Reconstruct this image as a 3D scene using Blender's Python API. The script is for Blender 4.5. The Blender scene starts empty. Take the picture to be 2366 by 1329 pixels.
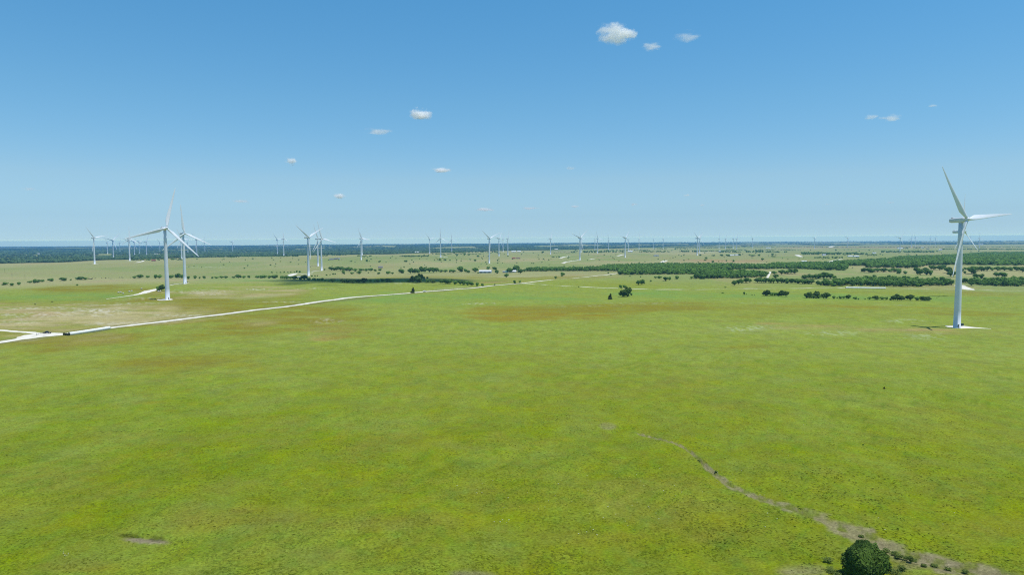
import bpy, bmesh, math, random
import numpy as np
from mathutils import Vector, Matrix

# ------------------------------------------------------------------ camera, sky, sun, exposure
SC = bpy.context.scene
COL = SC.collection
R = math.radians
FPX, CX, CY = 1577.0, 1183.0, 664.5          # focal length and centre in photograph pixels
CAMZ = 65.0
PITCH, ROLL = math.atan((664.5 - 555.5) / FPX), 14.0 / 2366.0
EARTH = 2 * 7.4e6
SUN_EL, SUN_AZ = R(74), R(112)               # azimuth clockwise from +Y (the viewing direction)
SUN_DIR = Vector((math.cos(SUN_EL) * math.sin(SUN_AZ), math.cos(SUN_EL) * math.cos(SUN_AZ), math.sin(SUN_EL)))

_f = Vector((0, math.cos(PITCH), -math.sin(PITCH)))
_u0 = Vector((0, math.sin(PITCH), math.cos(PITCH)))
_r0 = Vector((1, 0, 0))
_r = _r0 * math.cos(ROLL) - _u0 * math.sin(ROLL)
_u = _u0 * math.cos(ROLL) + _r0 * math.sin(ROLL)
cam = bpy.data.cameras.new('camera')
cam.sensor_width = 36.0
cam.lens = 36.0 * FPX / 2366.0
cam.clip_start, cam.clip_end = 0.5, 120000.0
camo = bpy.data.objects.new('camera', cam)
COL.objects.link(camo)
m3 = Matrix((_r, _u, -_f)).transposed()
camo.matrix_world = Matrix.Translation((0, 0, CAMZ)) @ m3.to_4x4()
SC.camera = camo

world = bpy.data.worlds.new('World')
SC.world = world
world.use_nodes = True
wn = world.node_tree
sky = wn.nodes.new('ShaderNodeTexSky')
sky.sky_type = 'NISHITA'
sky.sun_disc = False
sky.sun_elevation = SUN_EL
sky.sun_rotation = SUN_AZ
sky.altitude = 300
sky.air_density = 1.0
sky.dust_density = 0.0
sky.ozone_density = 10.0
bg = wn.nodes['Background']
bg.inputs['Strength'].default_value = 0.13
# elevation tint on the physical sky; added horizon glow offsets the haze band
_tc = wn.nodes.new('ShaderNodeTexCoord')
_sx = wn.nodes.new('ShaderNodeSeparateXYZ')
wn.links.new(_tc.outputs['Generated'], _sx.inputs[0])
_rp = wn.nodes.new('ShaderNodeValToRGB')
_el = _rp.color_ramp.elements
_stops = [(0.127, (1.60, 1.83, 1.30)), (0.159, (0.93, 1.10, 1.13)), (0.190, (0.736, 0.911, 1.04)), (0.224, (0.654, 0.82, 0.983)), (0.258, (0.637, 0.782, 0.941)), (0.309, (0.658, 0.779, 0.89)),
          (0.426, (0.898, 0.938, 0.868)), (0.560, (0.82, 1.09, 0.98)), (0.675, (0.70, 1.19, 1.11)), (1.0, (0.80, 1.10, 1.05))]
for _k, (_p, _c) in enumerate(_stops):
    _e = _el[_k] if _k < 2 else _el.new(_p)
    _e.position = _p
    _e.color = tuple(0.8 * v for v in _c) + (1,)
_pw = wn.nodes.new('ShaderNodeMath')
_pw.operation = 'POWER'
_mz = wn.nodes.new('ShaderNodeMath')
_mz.operation = 'MAXIMUM'
_mz.inputs[1].default_value = 0.0001
wn.links.new(_sx.outputs['Z'], _mz.inputs[0])
wn.links.new(_mz.outputs[0], _pw.inputs[0])
_pw.inputs[1].default_value = 0.35
wn.links.new(_pw.outputs[0], _rp.inputs['Fac'])
_mx = wn.nodes.new('ShaderNodeVectorMath')
_mx.operation = 'MULTIPLY'
wn.links.new(sky.outputs[0], _mx.inputs[0])
wn.links.new(_rp.outputs[0], _mx.inputs[1])
_sc = wn.nodes.new('ShaderNodeVectorMath')
_sc.operation = 'SCALE'
_sc.inputs['Scale'].default_value = 1.25
wn.links.new(_mx.outputs[0], _sc.inputs[0])
wn.links.new(_sc.outputs[0], bg.inputs['Color'])

sun = bpy.data.lights.new('sun', 'SUN')
sun.energy = 4.2
sun.angle = R(0.53)
sun.color = (1.0, 0.965, 0.91)
suno = bpy.data.objects.new('sun', sun)
COL.objects.link(suno)
suno.rotation_euler = (-SUN_DIR).to_track_quat('-Z', 'Y').to_euler()

vs = SC.view_settings
vs.view_transform = 'Standard'
vs.look = 'None'
vs.exposure = 0.0
vs.gamma = 1.0
vs.use_curve_mapping = False
cy = SC.cycles
cy.use_denoising = False
cy.use_adaptive_sampling = False
cy.pixel_filter_type = 'BLACKMAN_HARRIS'
cy.filter_width = 1.15
cy.max_bounces = 48
cy.glossy_bounces = 3
cy.transmission_bounces = 4
cy.diffuse_bounces = 3
cy.volume_bounces = 44
cy.transparent_max_bounces = 16
cy.volume_step_rate = 0.6
cy.sample_clamp_indirect = 6.0

rng = np.random.default_rng(11)
random.seed(11)

# ------------------------------------------------------------------ noise, terrain, picking
def _hash(ix, iy, s):
    h = (ix.astype(np.int64) * 374761393 + iy.astype(np.int64) * 668265263 + s * 2147483647) & 0x7fffffff
    h = ((h ^ (h >> 13)) * 1274126177) & 0x7fffffff
    h = (h ^ (h >> 16)) & 0xffff
    return h / 65535.0

def vnoise(x, y, s=0):
    x, y = np.asarray(x, float), np.asarray(y, float)
    ix, iy = np.floor(x), np.floor(y)
    fx, fy = x - ix, y - iy
    fx, fy = fx * fx * fx * (fx * (fx * 6 - 15) + 10), fy * fy * fy * (fy * (fy * 6 - 15) + 10)
    a, b = _hash(ix, iy, s), _hash(ix + 1, iy, s)
    c, d = _hash(ix, iy + 1, s), _hash(ix + 1, iy + 1, s)
    return (a * (1 - fx) + b * fx) * (1 - fy) + (c * (1 - fx) + d * fx) * fy

def fbm(x, y, s=0, o=4):
    t, a, n = 0, 1.0, 0
    ca, sa = 0.8, 0.6
    for k in range(o):
        t = t + a * vnoise(x, y, s + k)
        n += a
        a *= 0.55
        x, y = (x * ca - y * sa) * 2.03 + 7.1, (x * sa + y * ca) * 2.03 - 3.7
    return t / n

def sstep(a, b, x):
    t = np.clip((x - a) / (b - a), 0, 1)
    return t * t * (3 - 2 * t)

def pdir(px, py):
    return _f + _r * ((px - CX) / FPX) + _u * (-(py - CY) / FPX)

# wind turbines: hub px, hub py, base px, base py, first blade angle, off-axis yaw, label
TURB = [
 (2226, 506, 2211, 755, 325, 54, 'big near white wind turbine at the right edge with a gravel pad at its foot'),
 (2223, 536, 2213, 686, 2, 72, 'white wind turbine standing directly behind the tower of the big right turbine'),
 (382.1, 527.5, 387.4, 692.8, 15, 22, 'tall white wind turbine facing the viewer on the dry left hill beside a bush'),
 (426.9, 537.5, 427.6, 653.8, 355, 27, 'white wind turbine just behind and right of the large left hill turbine'),
 (714, 543.5, 713.0, 632.4, 304, 46, 'white wind turbine above the hedgerow, foremost of a trio left of centre'),
 (735.2, 553.1, 735.0, 615.9, 338, 42, 'middle and farthest turbine of the trio left of centre, blade pointing up'),
 (743.7, 557.0, 743.5, 630.7, 344, 40, 'right turbine of the trio left of centre standing lowest in the hollow'),
 (217.2, 549.8, 218.9, 609.8, 320, 42, 'leftmost wind turbine, on the edge of the far left pasture before the forest'),
 (248.5, 560.7, 248.7, 586.1, 325, 45, 'small far turbine in the forest just right of the leftmost turbine'),
 (261.2, 553.6, 262.0, 594.5, 45, 30, 'second sizeable turbine from the left, rising from the dark forest edge'),
 (277, 561.2, 277.3, 583.2, 10, 48, 'tiny turbine deep in the left forest left of the pasture edge turbine'),
 (300, 551.5, 300, 602.7, 0, 40, 'turbine on the left pasture edge with one blade straight up'),
 (298.2, 557.3, 298.6, 592.0, 50, 40, 'turbine almost hidden behind the upright blade turbine on the left pasture edge'),
 (310.1, 560.3, 311.1, 590.8, 50, 35, 'small turbine in the forest, first right of the left pasture edge turbine'),
 (321.6, 560.7, 322.3, 589.1, 62, 42, 'small turbine in the forest, second right of the left pasture edge turbine'),
 (338.2, 560.3, 338.9, 592.2, 20, 25, 'small turbine in the forest, third right of the left pasture edge turbine'),
 (369.4, 561.2, 369.5, 583.2, 80, 40, 'tiny far turbine in the forest left of the big hill turbine tower'),
 (418.8, 551, 419.8, 597.6, 335, 36, 'turbine half hidden behind the second hill turbine at the pasture edge'),
 (434.4, 561.7, 434.2, 585.4, 5, 35, 'tiny forest turbine right behind the second hill turbine tower'),
 (454, 553.2, 454.9, 590.8, 80, 38, 'turbine in the forest right of the hill pair, blade pointing right'),
 (472.6, 561.2, 473.7, 585.7, 0, 35, 'small forest turbine, farther right of the hill pair of turbines'),
 (536.5, 560.3, 537.3, 582.7, 40, 35, 'lone tiny turbine in the forest between the hill pair and the next pair'),
 (640.2, 553.2, 641.1, 587.8, 80, 40, 'left turbine of a pair at the forest edge left of the trio'),
 (655, 552.2, 655.8, 592, 350, 58, 'right turbine of a pair at the forest edge left of the trio'),
 (833.9, 549.4, 834.6, 598.8, 338, 42, 'nearer turbine of an overlapping pair right of the trio'),
 (836.3, 551.9, 836.9, 588.8, 98, 42, 'farther turbine of an overlapping pair right of the trio'),
 (992.6, 553.8, 992.9, 586.8, 318, 38, 'left turbine of three spaced evenly before the forest at the middle'),
 (1018, 550.4, 1018.3, 594.1, 357, 25, 'middle and largest turbine of three spaced evenly before the middle forest'),
 (1043.5, 553.8, 1043.9, 584.6, 352, 30, 'right turbine of three spaced evenly before the forest at the middle'),
 (1132.2, 552.5, 1130.6, 609.5, 307, 42, 'large turbine on the plain behind the long pale barn at the middle'),
 (1153.1, 549.9, 1152.9, 591.1, 35, 58, 'first turbine right of the large one behind the pale barn'),
 (1162.4, 554.2, 1162.4, 582.6, 10, 60, 'small far turbine between two taller ones right of the barn turbine'),
 (1173.7, 551.6, 1173.4, 589.7, 5, 62, 'turbine with an upright blade, third right of the barn turbine'),
 (1272.1, 549.9, 1271.9, 586.7, 20, 60, 'lone edge-on turbine right of the middle on the open plain'),
 (1341.9, 551.6, 1339.8, 602.9, 50, 42, 'large turbine right of the middle at the end of a white access track'),
 (1342.5, 552.5, 1342.4, 583.8, 90, 50, 'turbine hidden right behind the large one at the white access track'),
 (1374.4, 553.3, 1374.4, 577.9, 0, 60, 'smaller and farther turbine of a close pair above the dark tree rows'),
 (1380.8, 550.8, 1380.8, 585, 100, 45, 'nearer turbine of a close pair above the dark tree rows'),
 (1406, 552.8, 1406, 577, 105, 45, 'small turbine right of the close pair above the dark tree rows'),
 (1445.5, 549.4, 1444.3, 594.5, 40, 56, 'tall turbine right of centre on the green plain above the big wood'),
 (1452.2, 552.5, 1451.5, 577.9, 20, 60, 'small turbine close behind the tall one above the big wood'),
 (1476.8, 553.3, 1476.4, 576.5, 5, 63, 'first small edge-on turbine right of the tall one above the big wood'),
 (1510.3, 553.8, 1510.3, 575.3, 10, 63, 'second small edge-on turbine right of the tall one above the big wood'),
 (1532.3, 552.5, 1532.1, 574.8, 5, 63, 'third small edge-on turbine right of the tall one above the big wood'),
 (1610.9, 550.8, 1610.7, 591.4, 185, 58, 'nearer turbine of an overlapping pair left of the reddish field'),
 (1616.5, 552.1, 1616.3, 585, 25, 45, 'farther turbine of an overlapping pair left of the reddish field'),
 (1661.7, 552.5, 1661.3, 574.8, 0, 62, 'first small turbine in a row of four behind the white far shed'),
 (1676.9, 552.1, 1676.4, 574.8, 15, 60, 'second small turbine in a row of four right of the white far shed'),
 (1694.3, 551.6, 1694, 574, 35, 58, 'third small turbine in a row of four right of the white far shed'),
 (1702.3, 552.5, 1702.1, 576.5, 10, 60, 'fourth small turbine in a row of four right of the white far shed'),
 (1738.7, 552.1, 1738.3, 573.1, 85, 55, 'lone small turbine on the right horizon after the row of four'),
 (1882.6, 550.8, 1881.9, 574.5, 45, 55, 'slim far turbine right of the reddish field on the horizon'),
 (1958.3, 552.1, 1958.3, 572.8, 57, 40, 'far turbine with blades in a wide V on the right horizon'),
 (2079.6, 553.8, 2079, 583.8, 40, 45, 'far turbine left of the big right one, largest of a loose far group'),
 (2106.4, 552.8, 2105.9, 572.8, 0, 25, 'left turbine of a tiny far pair left of the big right turbine'),
 (2114.9, 550.4, 2114.5, 569.1, 90, 50, 'right turbine of a tiny far pair left of the big right turbine'),
 (2149.6, 551.6, 2149.1, 568.6, 5, 58, 'left one of two faint turbines nearest the big right turbine'),
 (2161.9, 549.9, 2161.1, 567.7, 0, 60, 'right one of two faint turbines nearest the big right turbine'),
 (2240.8, 553.0, 2240.8, 570.5, 0, 50, 'faint turbine just right of the big right turbine tower'),
 (2262.7, 552.7, 2262.1, 576.1, 0, 45, 'rightmost small turbine on the horizon, right of the big one'),
]
HUB, RAD = 80.0, 46.0
_cp = []
for t in TURB:
    h = t[3] - t[1]
    D = FPX * HUB / h
    p = pdir(t[2], t[3]) * D
    zr = CAMZ + p.z + (p.x ** 2 + p.y ** 2) / EARTH
    _cp.append((p.x, p.y, max(-16, min(9, zr)), 1.0))
def _hand(px, D, z, w=1.0):
    p = pdir(px, 600)
    _cp.append((p.x * D, D, z, w))
for a in (100, 300, 500):
    _hand(a, 1000, 0.5); _hand(a, 760, 1.5)
for a in (560, 700, 820):
    _hand(a, 1450, -9); _hand(a, 1000, -1)
_CPX = np.array(_cp)
_cd = np.hypot(_CPX[:, 0], _CPX[:, 1])
_cu, _cv = _CPX[:, 0] / _cd * 5.0, np.log(_cd) * 3.2

GULLY = [(1470, 1003, 5), (1515, 1014, 6), (1560, 1026, 6), (1590, 1040, 8), (1625, 1070, 9), (1660, 1100, 11), (1690, 1124, 15),
         (1740, 1148, 19), (1800, 1165, 22), (1860, 1185, 26), (1930, 1210, 44), (2010, 1245, 58), (2080, 1275, 66),
         (2150, 1300, 66), (2240, 1322, 62), (2330, 1352, 60)]

def T0(x, y):
    x, y = np.asarray(x, float), np.asarray(y, float)
    d = np.hypot(x, y) + 1e-6
    u, v = x / d * 5.0, np.log(d) * 3.2
    num, den = 0.0, 0.12
    for i in range(len(_CPX)):
        w = np.exp(-((u - _cu[i]) ** 2 + (v - _cv[i]) ** 2) * 1.4)
        num = num + w * _CPX[i, 2]
        den = den + w
    z = num / den
    z = z + (fbm(x / 170, y / 170, 5, 3) - 0.5) * 4.2 * sstep(80, 300, d) * (1 - 0.6 * sstep(1500, 4000, d))
    z = z + (fbm(x / 2600, y / 2600, 9, 3) - 0.5) * 34 * sstep(8000, 16000, d)
    return z - d * d / EARTH

_GS = np.exp(np.linspace(math.log(60), math.log(24500), 260))
def ground_at(px, py):
    """The point of the ground seen at a pixel of the photograph."""
    d = pdir(px, py)
    h = math.hypot(d.x, d.y)
    s = _GS
    for _ in range(2):
        X, Y, Z = d.x / h * s, d.y / h * s, CAMZ + d.z / h * s
        g = T0(X, Y) - Z
        k = np.argmax(g > 0) if (g > 0).any() else len(s) - 1
        if _ == 0: s = np.linspace(s[max(0, k - 1)], s[k] + 1e-6, 24)
    if k > 0:
        t = g[k - 1] / (g[k - 1] - g[k] + 1e-9)
        ss = s[k - 1] + (s[k] - s[k - 1]) * min(1, max(0, t))
    else:
        ss = s[k]
    x, y = d.x / h * ss, d.y / h * ss
    return Vector((x, y, float(T0(x, y))))

_gw = [(ground_at(a, b), w) for a, b, w in GULLY]
GUL = [(p.x, p.y, w * p.y / FPX * 0.5) for p, w in _gw]

def poly_dist(x, y, pts):
    """Signed-free distance to a polyline and the half width there."""
    best = np.full(np.shape(x), 1e9); wid = np.zeros(np.shape(x))
    for (ax, ay, aw), (bx, by, bw) in zip(pts[:-1], pts[1:]):
        dx, dy = bx - ax, by - ay
        t = np.clip(((x - ax) * dx + (y - ay) * dy) / (dx * dx + dy * dy + 1e-9), 0, 1)
        q = np.hypot(x - ax - dx * t, y - ay - dy * t)
        m = q < best
        best = np.where(m, q, best); wid = np.where(m, aw + (bw - aw) * t, wid)
    return best, wid

def gully_mask(x, y):
    q, w = poly_dist(x, y, GUL)
    n = fbm(x / 5.0, y / 5.0, 31, 4) - 0.5
    w = np.maximum(w * 1.55, 0.6)
    return sstep(1.3, 0.7, (q + n * 2.3 * w) / w)

_scar = ground_at(345, 1243)
def T(x, y):
    z = T0(x, y)
    x, y = np.asarray(x, float), np.asarray(y, float)
    d = np.hypot(x, y)
    near = d < 450
    if np.any(near):
        q, w = poly_dist(x, y, GUL)
        z = z - np.where(near, 0.55 * sstep(1.0, 0.3, q / np.maximum(w, 0.4)), 0)
        z = z + np.where(near, (fbm(x / 3.1, y / 3.1, 77, 3) - 0.5) * 0.22 + (fbm(x / 24, y / 24, 78, 2) - 0.5) * 1.5, 0) * sstep(450, 300, d)
        e = ((x - _scar.x) / 6.5) ** 2 + ((y - _scar.y + 0.25 * (x - _scar.x)) / 1.6) ** 2
        z = z - np.where(near, 0.25 * sstep(1.0, 0.3, e), 0)
    return z

# ------------------------------------------------------------------ object helpers
def tag(o, label=None, cat=None, group=None, kind=None):
    if label: o['label'] = label
    if cat: o['category'] = cat
    if group: o['group'] = group
    if kind: o['kind'] = kind
    return o

def empty(name, loc, rz=0.0):
    o = bpy.data.objects.new(name, None)
    o.empty_display_size = 0.5
    COL.objects.link(o)
    o.location = loc
    o.rotation_euler = (0, 0, rz)
    return o

def mobj(name, me, mat=None, parent=None):
    o = bpy.data.objects.new(name, me)
    COL.objects.link(o)
    if mat and not me.materials: me.materials.append(mat)
    if parent: o.parent = parent
    return o

def mesh_np(name, V, F, smooth=False, attrs=None):
    """Mesh from arrays; F holds triangles or quads of one size."""
    me = bpy.data.meshes.new(name)
    V = np.asarray(V, np.float32); F = np.asarray(F, np.int32)
    n, k = F.shape
    me.vertices.add(len(V)); me.vertices.foreach_set('co', V.ravel())
    me.loops.add(n * k); me.loops.foreach_set('vertex_index', F.ravel())
    me.polygons.add(n)
    me.polygons.foreach_set('loop_start', np.arange(0, n * k, k, dtype=np.int32))
    me.polygons.foreach_set('loop_total', np.full(n, k, np.int32))
    if smooth: me.polygons.foreach_set('use_smooth', np.ones(n, bool))
    for nm, (typ, dom, data) in (attrs or {}).items():
        a = me.attributes.new(nm, typ, dom)
        a.data.foreach_set('color' if 'COLOR' in typ else 'value', np.asarray(data, np.float32).ravel())
    me.update(calc_edges=True)
    return me

def bm_mesh(name, bm, smooth=False):
    me = bpy.data.meshes.new(name)
    bmesh.ops.recalc_face_normals(bm, faces=bm.faces)
    if smooth:
        for f in bm.faces: f.smooth = True
    bm.to_mesh(me); bm.free()
    return me

def bm_box(bm, c, s, rot=None, bevel=0.0):
    g = bmesh.ops.create_cube(bm, size=1.0)
    vsx = g['verts']
    bmesh.ops.scale(bm, vec=s, verts=vsx)
    if bevel:
        ed = list({e for v in vsx for e in v.link_edges})
        r = bmesh.ops.bevel(bm, geom=ed, offset=bevel, segments=2, affect='EDGES')
        vsx = [v for v in r['verts']] or vsx
        vsx = list({v for f in r['faces'] for v in f.verts} | set(v for v in vsx if v.is_valid))
        vsx = list({w for v in vsx for f in v.link_faces for w in f.verts})
    if rot is not None: bmesh.ops.rotate(bm, cent=(0, 0, 0), matrix=rot, verts=vsx)
    bmesh.ops.translate(bm, vec=c, verts=vsx)

def ring_tube(rings, closed=True, cap=True):
    """Loft of vertex rings (lists of Vector) into one bmesh."""
    bm = bmesh.new()
    vr = [[bm.verts.new(p) for p in r] for r in rings]
    n = len(vr[0])
    for a, b in zip(vr[:-1], vr[1:]):
        for i in range(n):
            j = (i + 1) % n
            bm.faces.new((a[i], a[j], b[j], b[i]))
    if cap:
        bm.faces.new(list(reversed(vr[0]))); bm.faces.new(vr[-1])
    return bm

# ------------------------------------------------------------------ materials
def new_mat(name):
    m = bpy.data.materials.new(name)
    m.use_nodes = True
    nt = m.node_tree
    p = nt.nodes['Principled BSDF']
    return m, nt, p

def paint(name, col, rough=0.5, var=0.12, scale=0.6, metal=0.0, spec=0.3):
    m, nt, p = new_mat(name)
    tc = nt.nodes.new('ShaderNodeTexCoord')
    nz = nt.nodes.new('ShaderNodeTexNoise')
    nz.inputs['Scale'].default_value = scale; nz.inputs['Detail'].default_value = 5
    nt.links.new(tc.outputs['Object'], nz.inputs['Vector'])
    rp = nt.nodes.new('ShaderNodeValToRGB')
    rp.color_ramp.elements[0].position = 0.3; rp.color_ramp.elements[1].position = 0.75
    rp.color_ramp.elements[0].color = tuple(c * (1 - var) for c in col) + (1,)
    rp.color_ramp.elements[1].color = tuple(min(1, c * (1 + var * 0.4)) for c in col) + (1,)
    nt.links.new(nz.outputs['Fac'], rp.inputs['Fac'])
    nt.links.new(rp.outputs['Color'], p.inputs['Base Color'])
    p.inputs['Roughness'].default_value = rough
    p.inputs['Metallic'].default_value = metal
    p.inputs['Specular IOR Level'].default_value = spec
    return m

M_white = paint('turbine_white_paint', (0.70, 0.74, 0.79), 0.4, 0.10, 0.12)
M_blade = paint('blade_gelcoat', (0.78, 0.81, 0.86), 0.3, 0.06, 0.2)
M_dark = paint('dark_steel', (0.035, 0.04, 0.04), 0.5)
M_grey = paint('grey_steel', (0.22, 0.23, 0.24), 0.55)
M_green_box = paint('green_cabinet_paint', (0.03, 0.06, 0.045), 0.5)
M_gravel = paint('crushed_limestone', (0.75, 0.71, 0.60), 0.95, 0.25, 0.25, spec=0.1)
M_wrap = paint('white_bale_wrap', (0.86, 0.86, 0.82), 0.4, 0.12, 0.7)
M_hay = paint('dark_old_hay', (0.045, 0.05, 0.03), 0.95, 0.3, 2.0, spec=0.05)
M_bale = paint('pale_bale', (0.58, 0.55, 0.46), 0.9, 0.2, 2.0, spec=0.05)
M_bark = paint('grey_brown_bark', (0.10, 0.075, 0.055), 0.95, 0.35, 3.0, spec=0.05)
M_rubber = paint('tyre_rubber', (0.02, 0.02, 0.02), 0.85)
M_rim = paint('alloy_rim', (0.45, 0.45, 0.46), 0.35, metal=0.8)
M_glass = paint('tinted_glass', (0.015, 0.02, 0.025), 0.08, spec=0.6)
M_redlamp = paint('red_lamp_lens', (0.35, 0.015, 0.012), 0.25)
M_hide = paint('black_cattle_hide', (0.018, 0.015, 0.013), 0.8, 0.3, 2.0)
M_feather = paint('dark_brown_feathers', (0.02, 0.016, 0.013), 0.8, 0.3, 4.0)
M_wood = paint('weathered_pole_wood', (0.13, 0.10, 0.075), 0.9)

def ground_material():
    m, nt, p = new_mat('prairie_ground')
    L = nt.links.new
    at = nt.nodes.new('ShaderNodeAttribute'); at.attribute_name = 'tint'
    gm = nt.nodes.new('ShaderNodeNewGeometry')
    def noise(scale, detail, rough=0.6, sx=1.0, sy=1.0):
        mp = nt.nodes.new('ShaderNodeMapping'); mp.inputs['Scale'].default_value = (sx, sy, 1)
        L(gm.outputs['Position'], mp.inputs['Vector'])
        n = nt.nodes.new('ShaderNodeTexNoise')
        n.inputs['Scale'].default_value = scale; n.inputs['Detail'].default_value = detail
        n.inputs['Roughness'].default_value = rough
        L(mp.outputs[0], n.inputs['Vector'])
        return n.outputs['Fac']
    def remap(s, a, b, c, d):
        r = nt.nodes.new('ShaderNodeMapRange')
        for k, v in zip(('From Min', 'From Max', 'To Min', 'To Max'), (a, b, c, d)): r.inputs[k].default_value = v
        L(s, r.inputs['Value']); return r.outputs[0]
    def math_(op, a, b):
        q = nt.nodes.new('ShaderNodeMath'); q.operation = op
        for i, v in enumerate((a, b)):
            if isinstance(v, float): q.inputs[i].default_value = v
            else: L(v, q.inputs[i])
        return q.outputs[0]
    n1 = noise(2.2, 5, 0.72, 0.7, 1.0)      # tufts about half a metre
    n2 = noise(0.35, 4, 0.65)               # clumps of a few metres
    n3 = noise(0.06, 5, 0.65)               # drifts of twenty metres
    v = math_('MULTIPLY', remap(n1, 0.28, 0.74, 0.52, 1.46), remap(n2, 0.3, 0.7, 0.87, 1.13))
    v = math_('MULTIPLY', v, remap(n3, 0.3, 0.7, 0.92, 1.08))
    hs = nt.nodes.new('ShaderNodeHueSaturation')
    L(at.outputs['Color'], hs.inputs['Color'])
    L(remap(n2, 0.25, 0.75, 0.488, 0.512), hs.inputs['Hue'])
    L(remap(n3, 0.25, 0.75, 0.93, 1.07), hs.inputs['Saturation'])
    L(v, hs.inputs['Value'])
    L(hs.outputs[0], p.inputs['Base Color'])
    bp = nt.nodes.new('ShaderNodeBump')
    bp.inputs['Strength'].default_value = 0.85; bp.inputs['Distance'].default_value = 0.32
    L(n1, bp.inputs['Height'])
    L(bp.outputs[0], p.inputs['Normal'])
    p.inputs['Roughness'].default_value = 1.0
    p.inputs['Specular IOR Level'].default_value = 0.0
    return m
M_ground = ground_material()

def foliage_material(name, a, b, trans=0.25):
    m, nt, p = new_mat(name)
    L = nt.links.new
    at = nt.nodes.new('ShaderNodeAttribute'); at.attribute_name = 'tint'
    oi = nt.nodes.new('ShaderNodeObjectInfo')
    ad = nt.nodes.new('ShaderNodeMath'); ad.operation = 'MULTIPLY_ADD'
    L(oi.outputs['Random'], ad.inputs[0]); ad.inputs[1].default_value = 0.35
    L(at.outputs['Fac'], ad.inputs[2])
    rp = nt.nodes.new('ShaderNodeValToRGB')
    rp.color_ramp.elements[0].position = 0.1; rp.color_ramp.elements[1].position = 1.15 - 0.2
    rp.color_ramp.elements[0].color = a + (1,); rp.color_ramp.elements[1].color = b + (1,)
    L(ad.outputs[0], rp.inputs['Fac'])
    L(rp.outputs[0], p.inputs['Base Color'])
    p.inputs['Roughness'].default_value = 0.75
    p.inputs['Specular IOR Level'].default_value = 0.15
    tr = nt.nodes.new('ShaderNodeBsdfTranslucent')
    L(rp.outputs[0], tr.inputs['Color'])
    mx = nt.nodes.new('ShaderNodeMixShader'); mx.inputs[0].default_value = trans
    L(p.outputs[0], mx.inputs[1]); L(tr.outputs[0], mx.inputs[2])
    L(mx.outputs[0], nt.nodes['Material Output'].inputs['Surface'])
    return m
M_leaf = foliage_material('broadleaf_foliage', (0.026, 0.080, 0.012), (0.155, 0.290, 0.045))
M_leafd = foliage_material('dense_dark_foliage', (0.022, 0.060, 0.010), (0.105, 0.180, 0.024))
M_juniper = foliage_material('juniper_foliage', (0.035, 0.06, 0.012), (0.08, 0.10, 0.02))
M_forest = foliage_material('distant_forest_foliage', (0.016, 0.046, 0.020), (0.085, 0.150, 0.062), 0.15)
M_scrub = foliage_material('scrub_foliage', (0.05, 0.09, 0.015), (0.14, 0.19, 0.035))

def tint_material(name, rough=1.0):
    m, nt, p = new_mat(name)
    at = nt.nodes.new('ShaderNodeAttribute'); at.attribute_name = 'tint'
    nt.links.new(at.outputs['Color'], p.inputs['Base Color'])
    p.inputs['Roughness'].default_value = rough
    p.inputs['Specular IOR Level'].default_value = 0.0
    return m

# ------------------------------------------------------------------ ground colour (albedo, world space)
def lin(r, g, b, k=1.0):
    f = lambda c: (c / 255 / 12.92 if c <= 10 else ((c / 255 + 0.055) / 1.055) ** 2.4) * k
    return np.array([f(r), f(g), f(b)])
K = 0.62
C_LUSH, C_PALE, C_YEL = lin(139, 158, 36, K), lin(174, 188, 94, K), lin(156, 162, 50, K)
C_OLIVE, C_RUST, C_TAN = lin(156, 150, 56, K), lin(164, 150, 54, K), lin(204, 192, 136, K)
C_WHITE, C_GREY, C_PLAIN = lin(244, 238, 214, K), lin(168, 157, 122, K), lin(186, 184, 126, K)
C_RED, C_WOOD, C_DARK = lin(196, 152, 112, K), lin(44, 70, 38, K), lin(48, 52, 20, K)
C_FRESH = lin(138, 176, 86, K)

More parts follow.
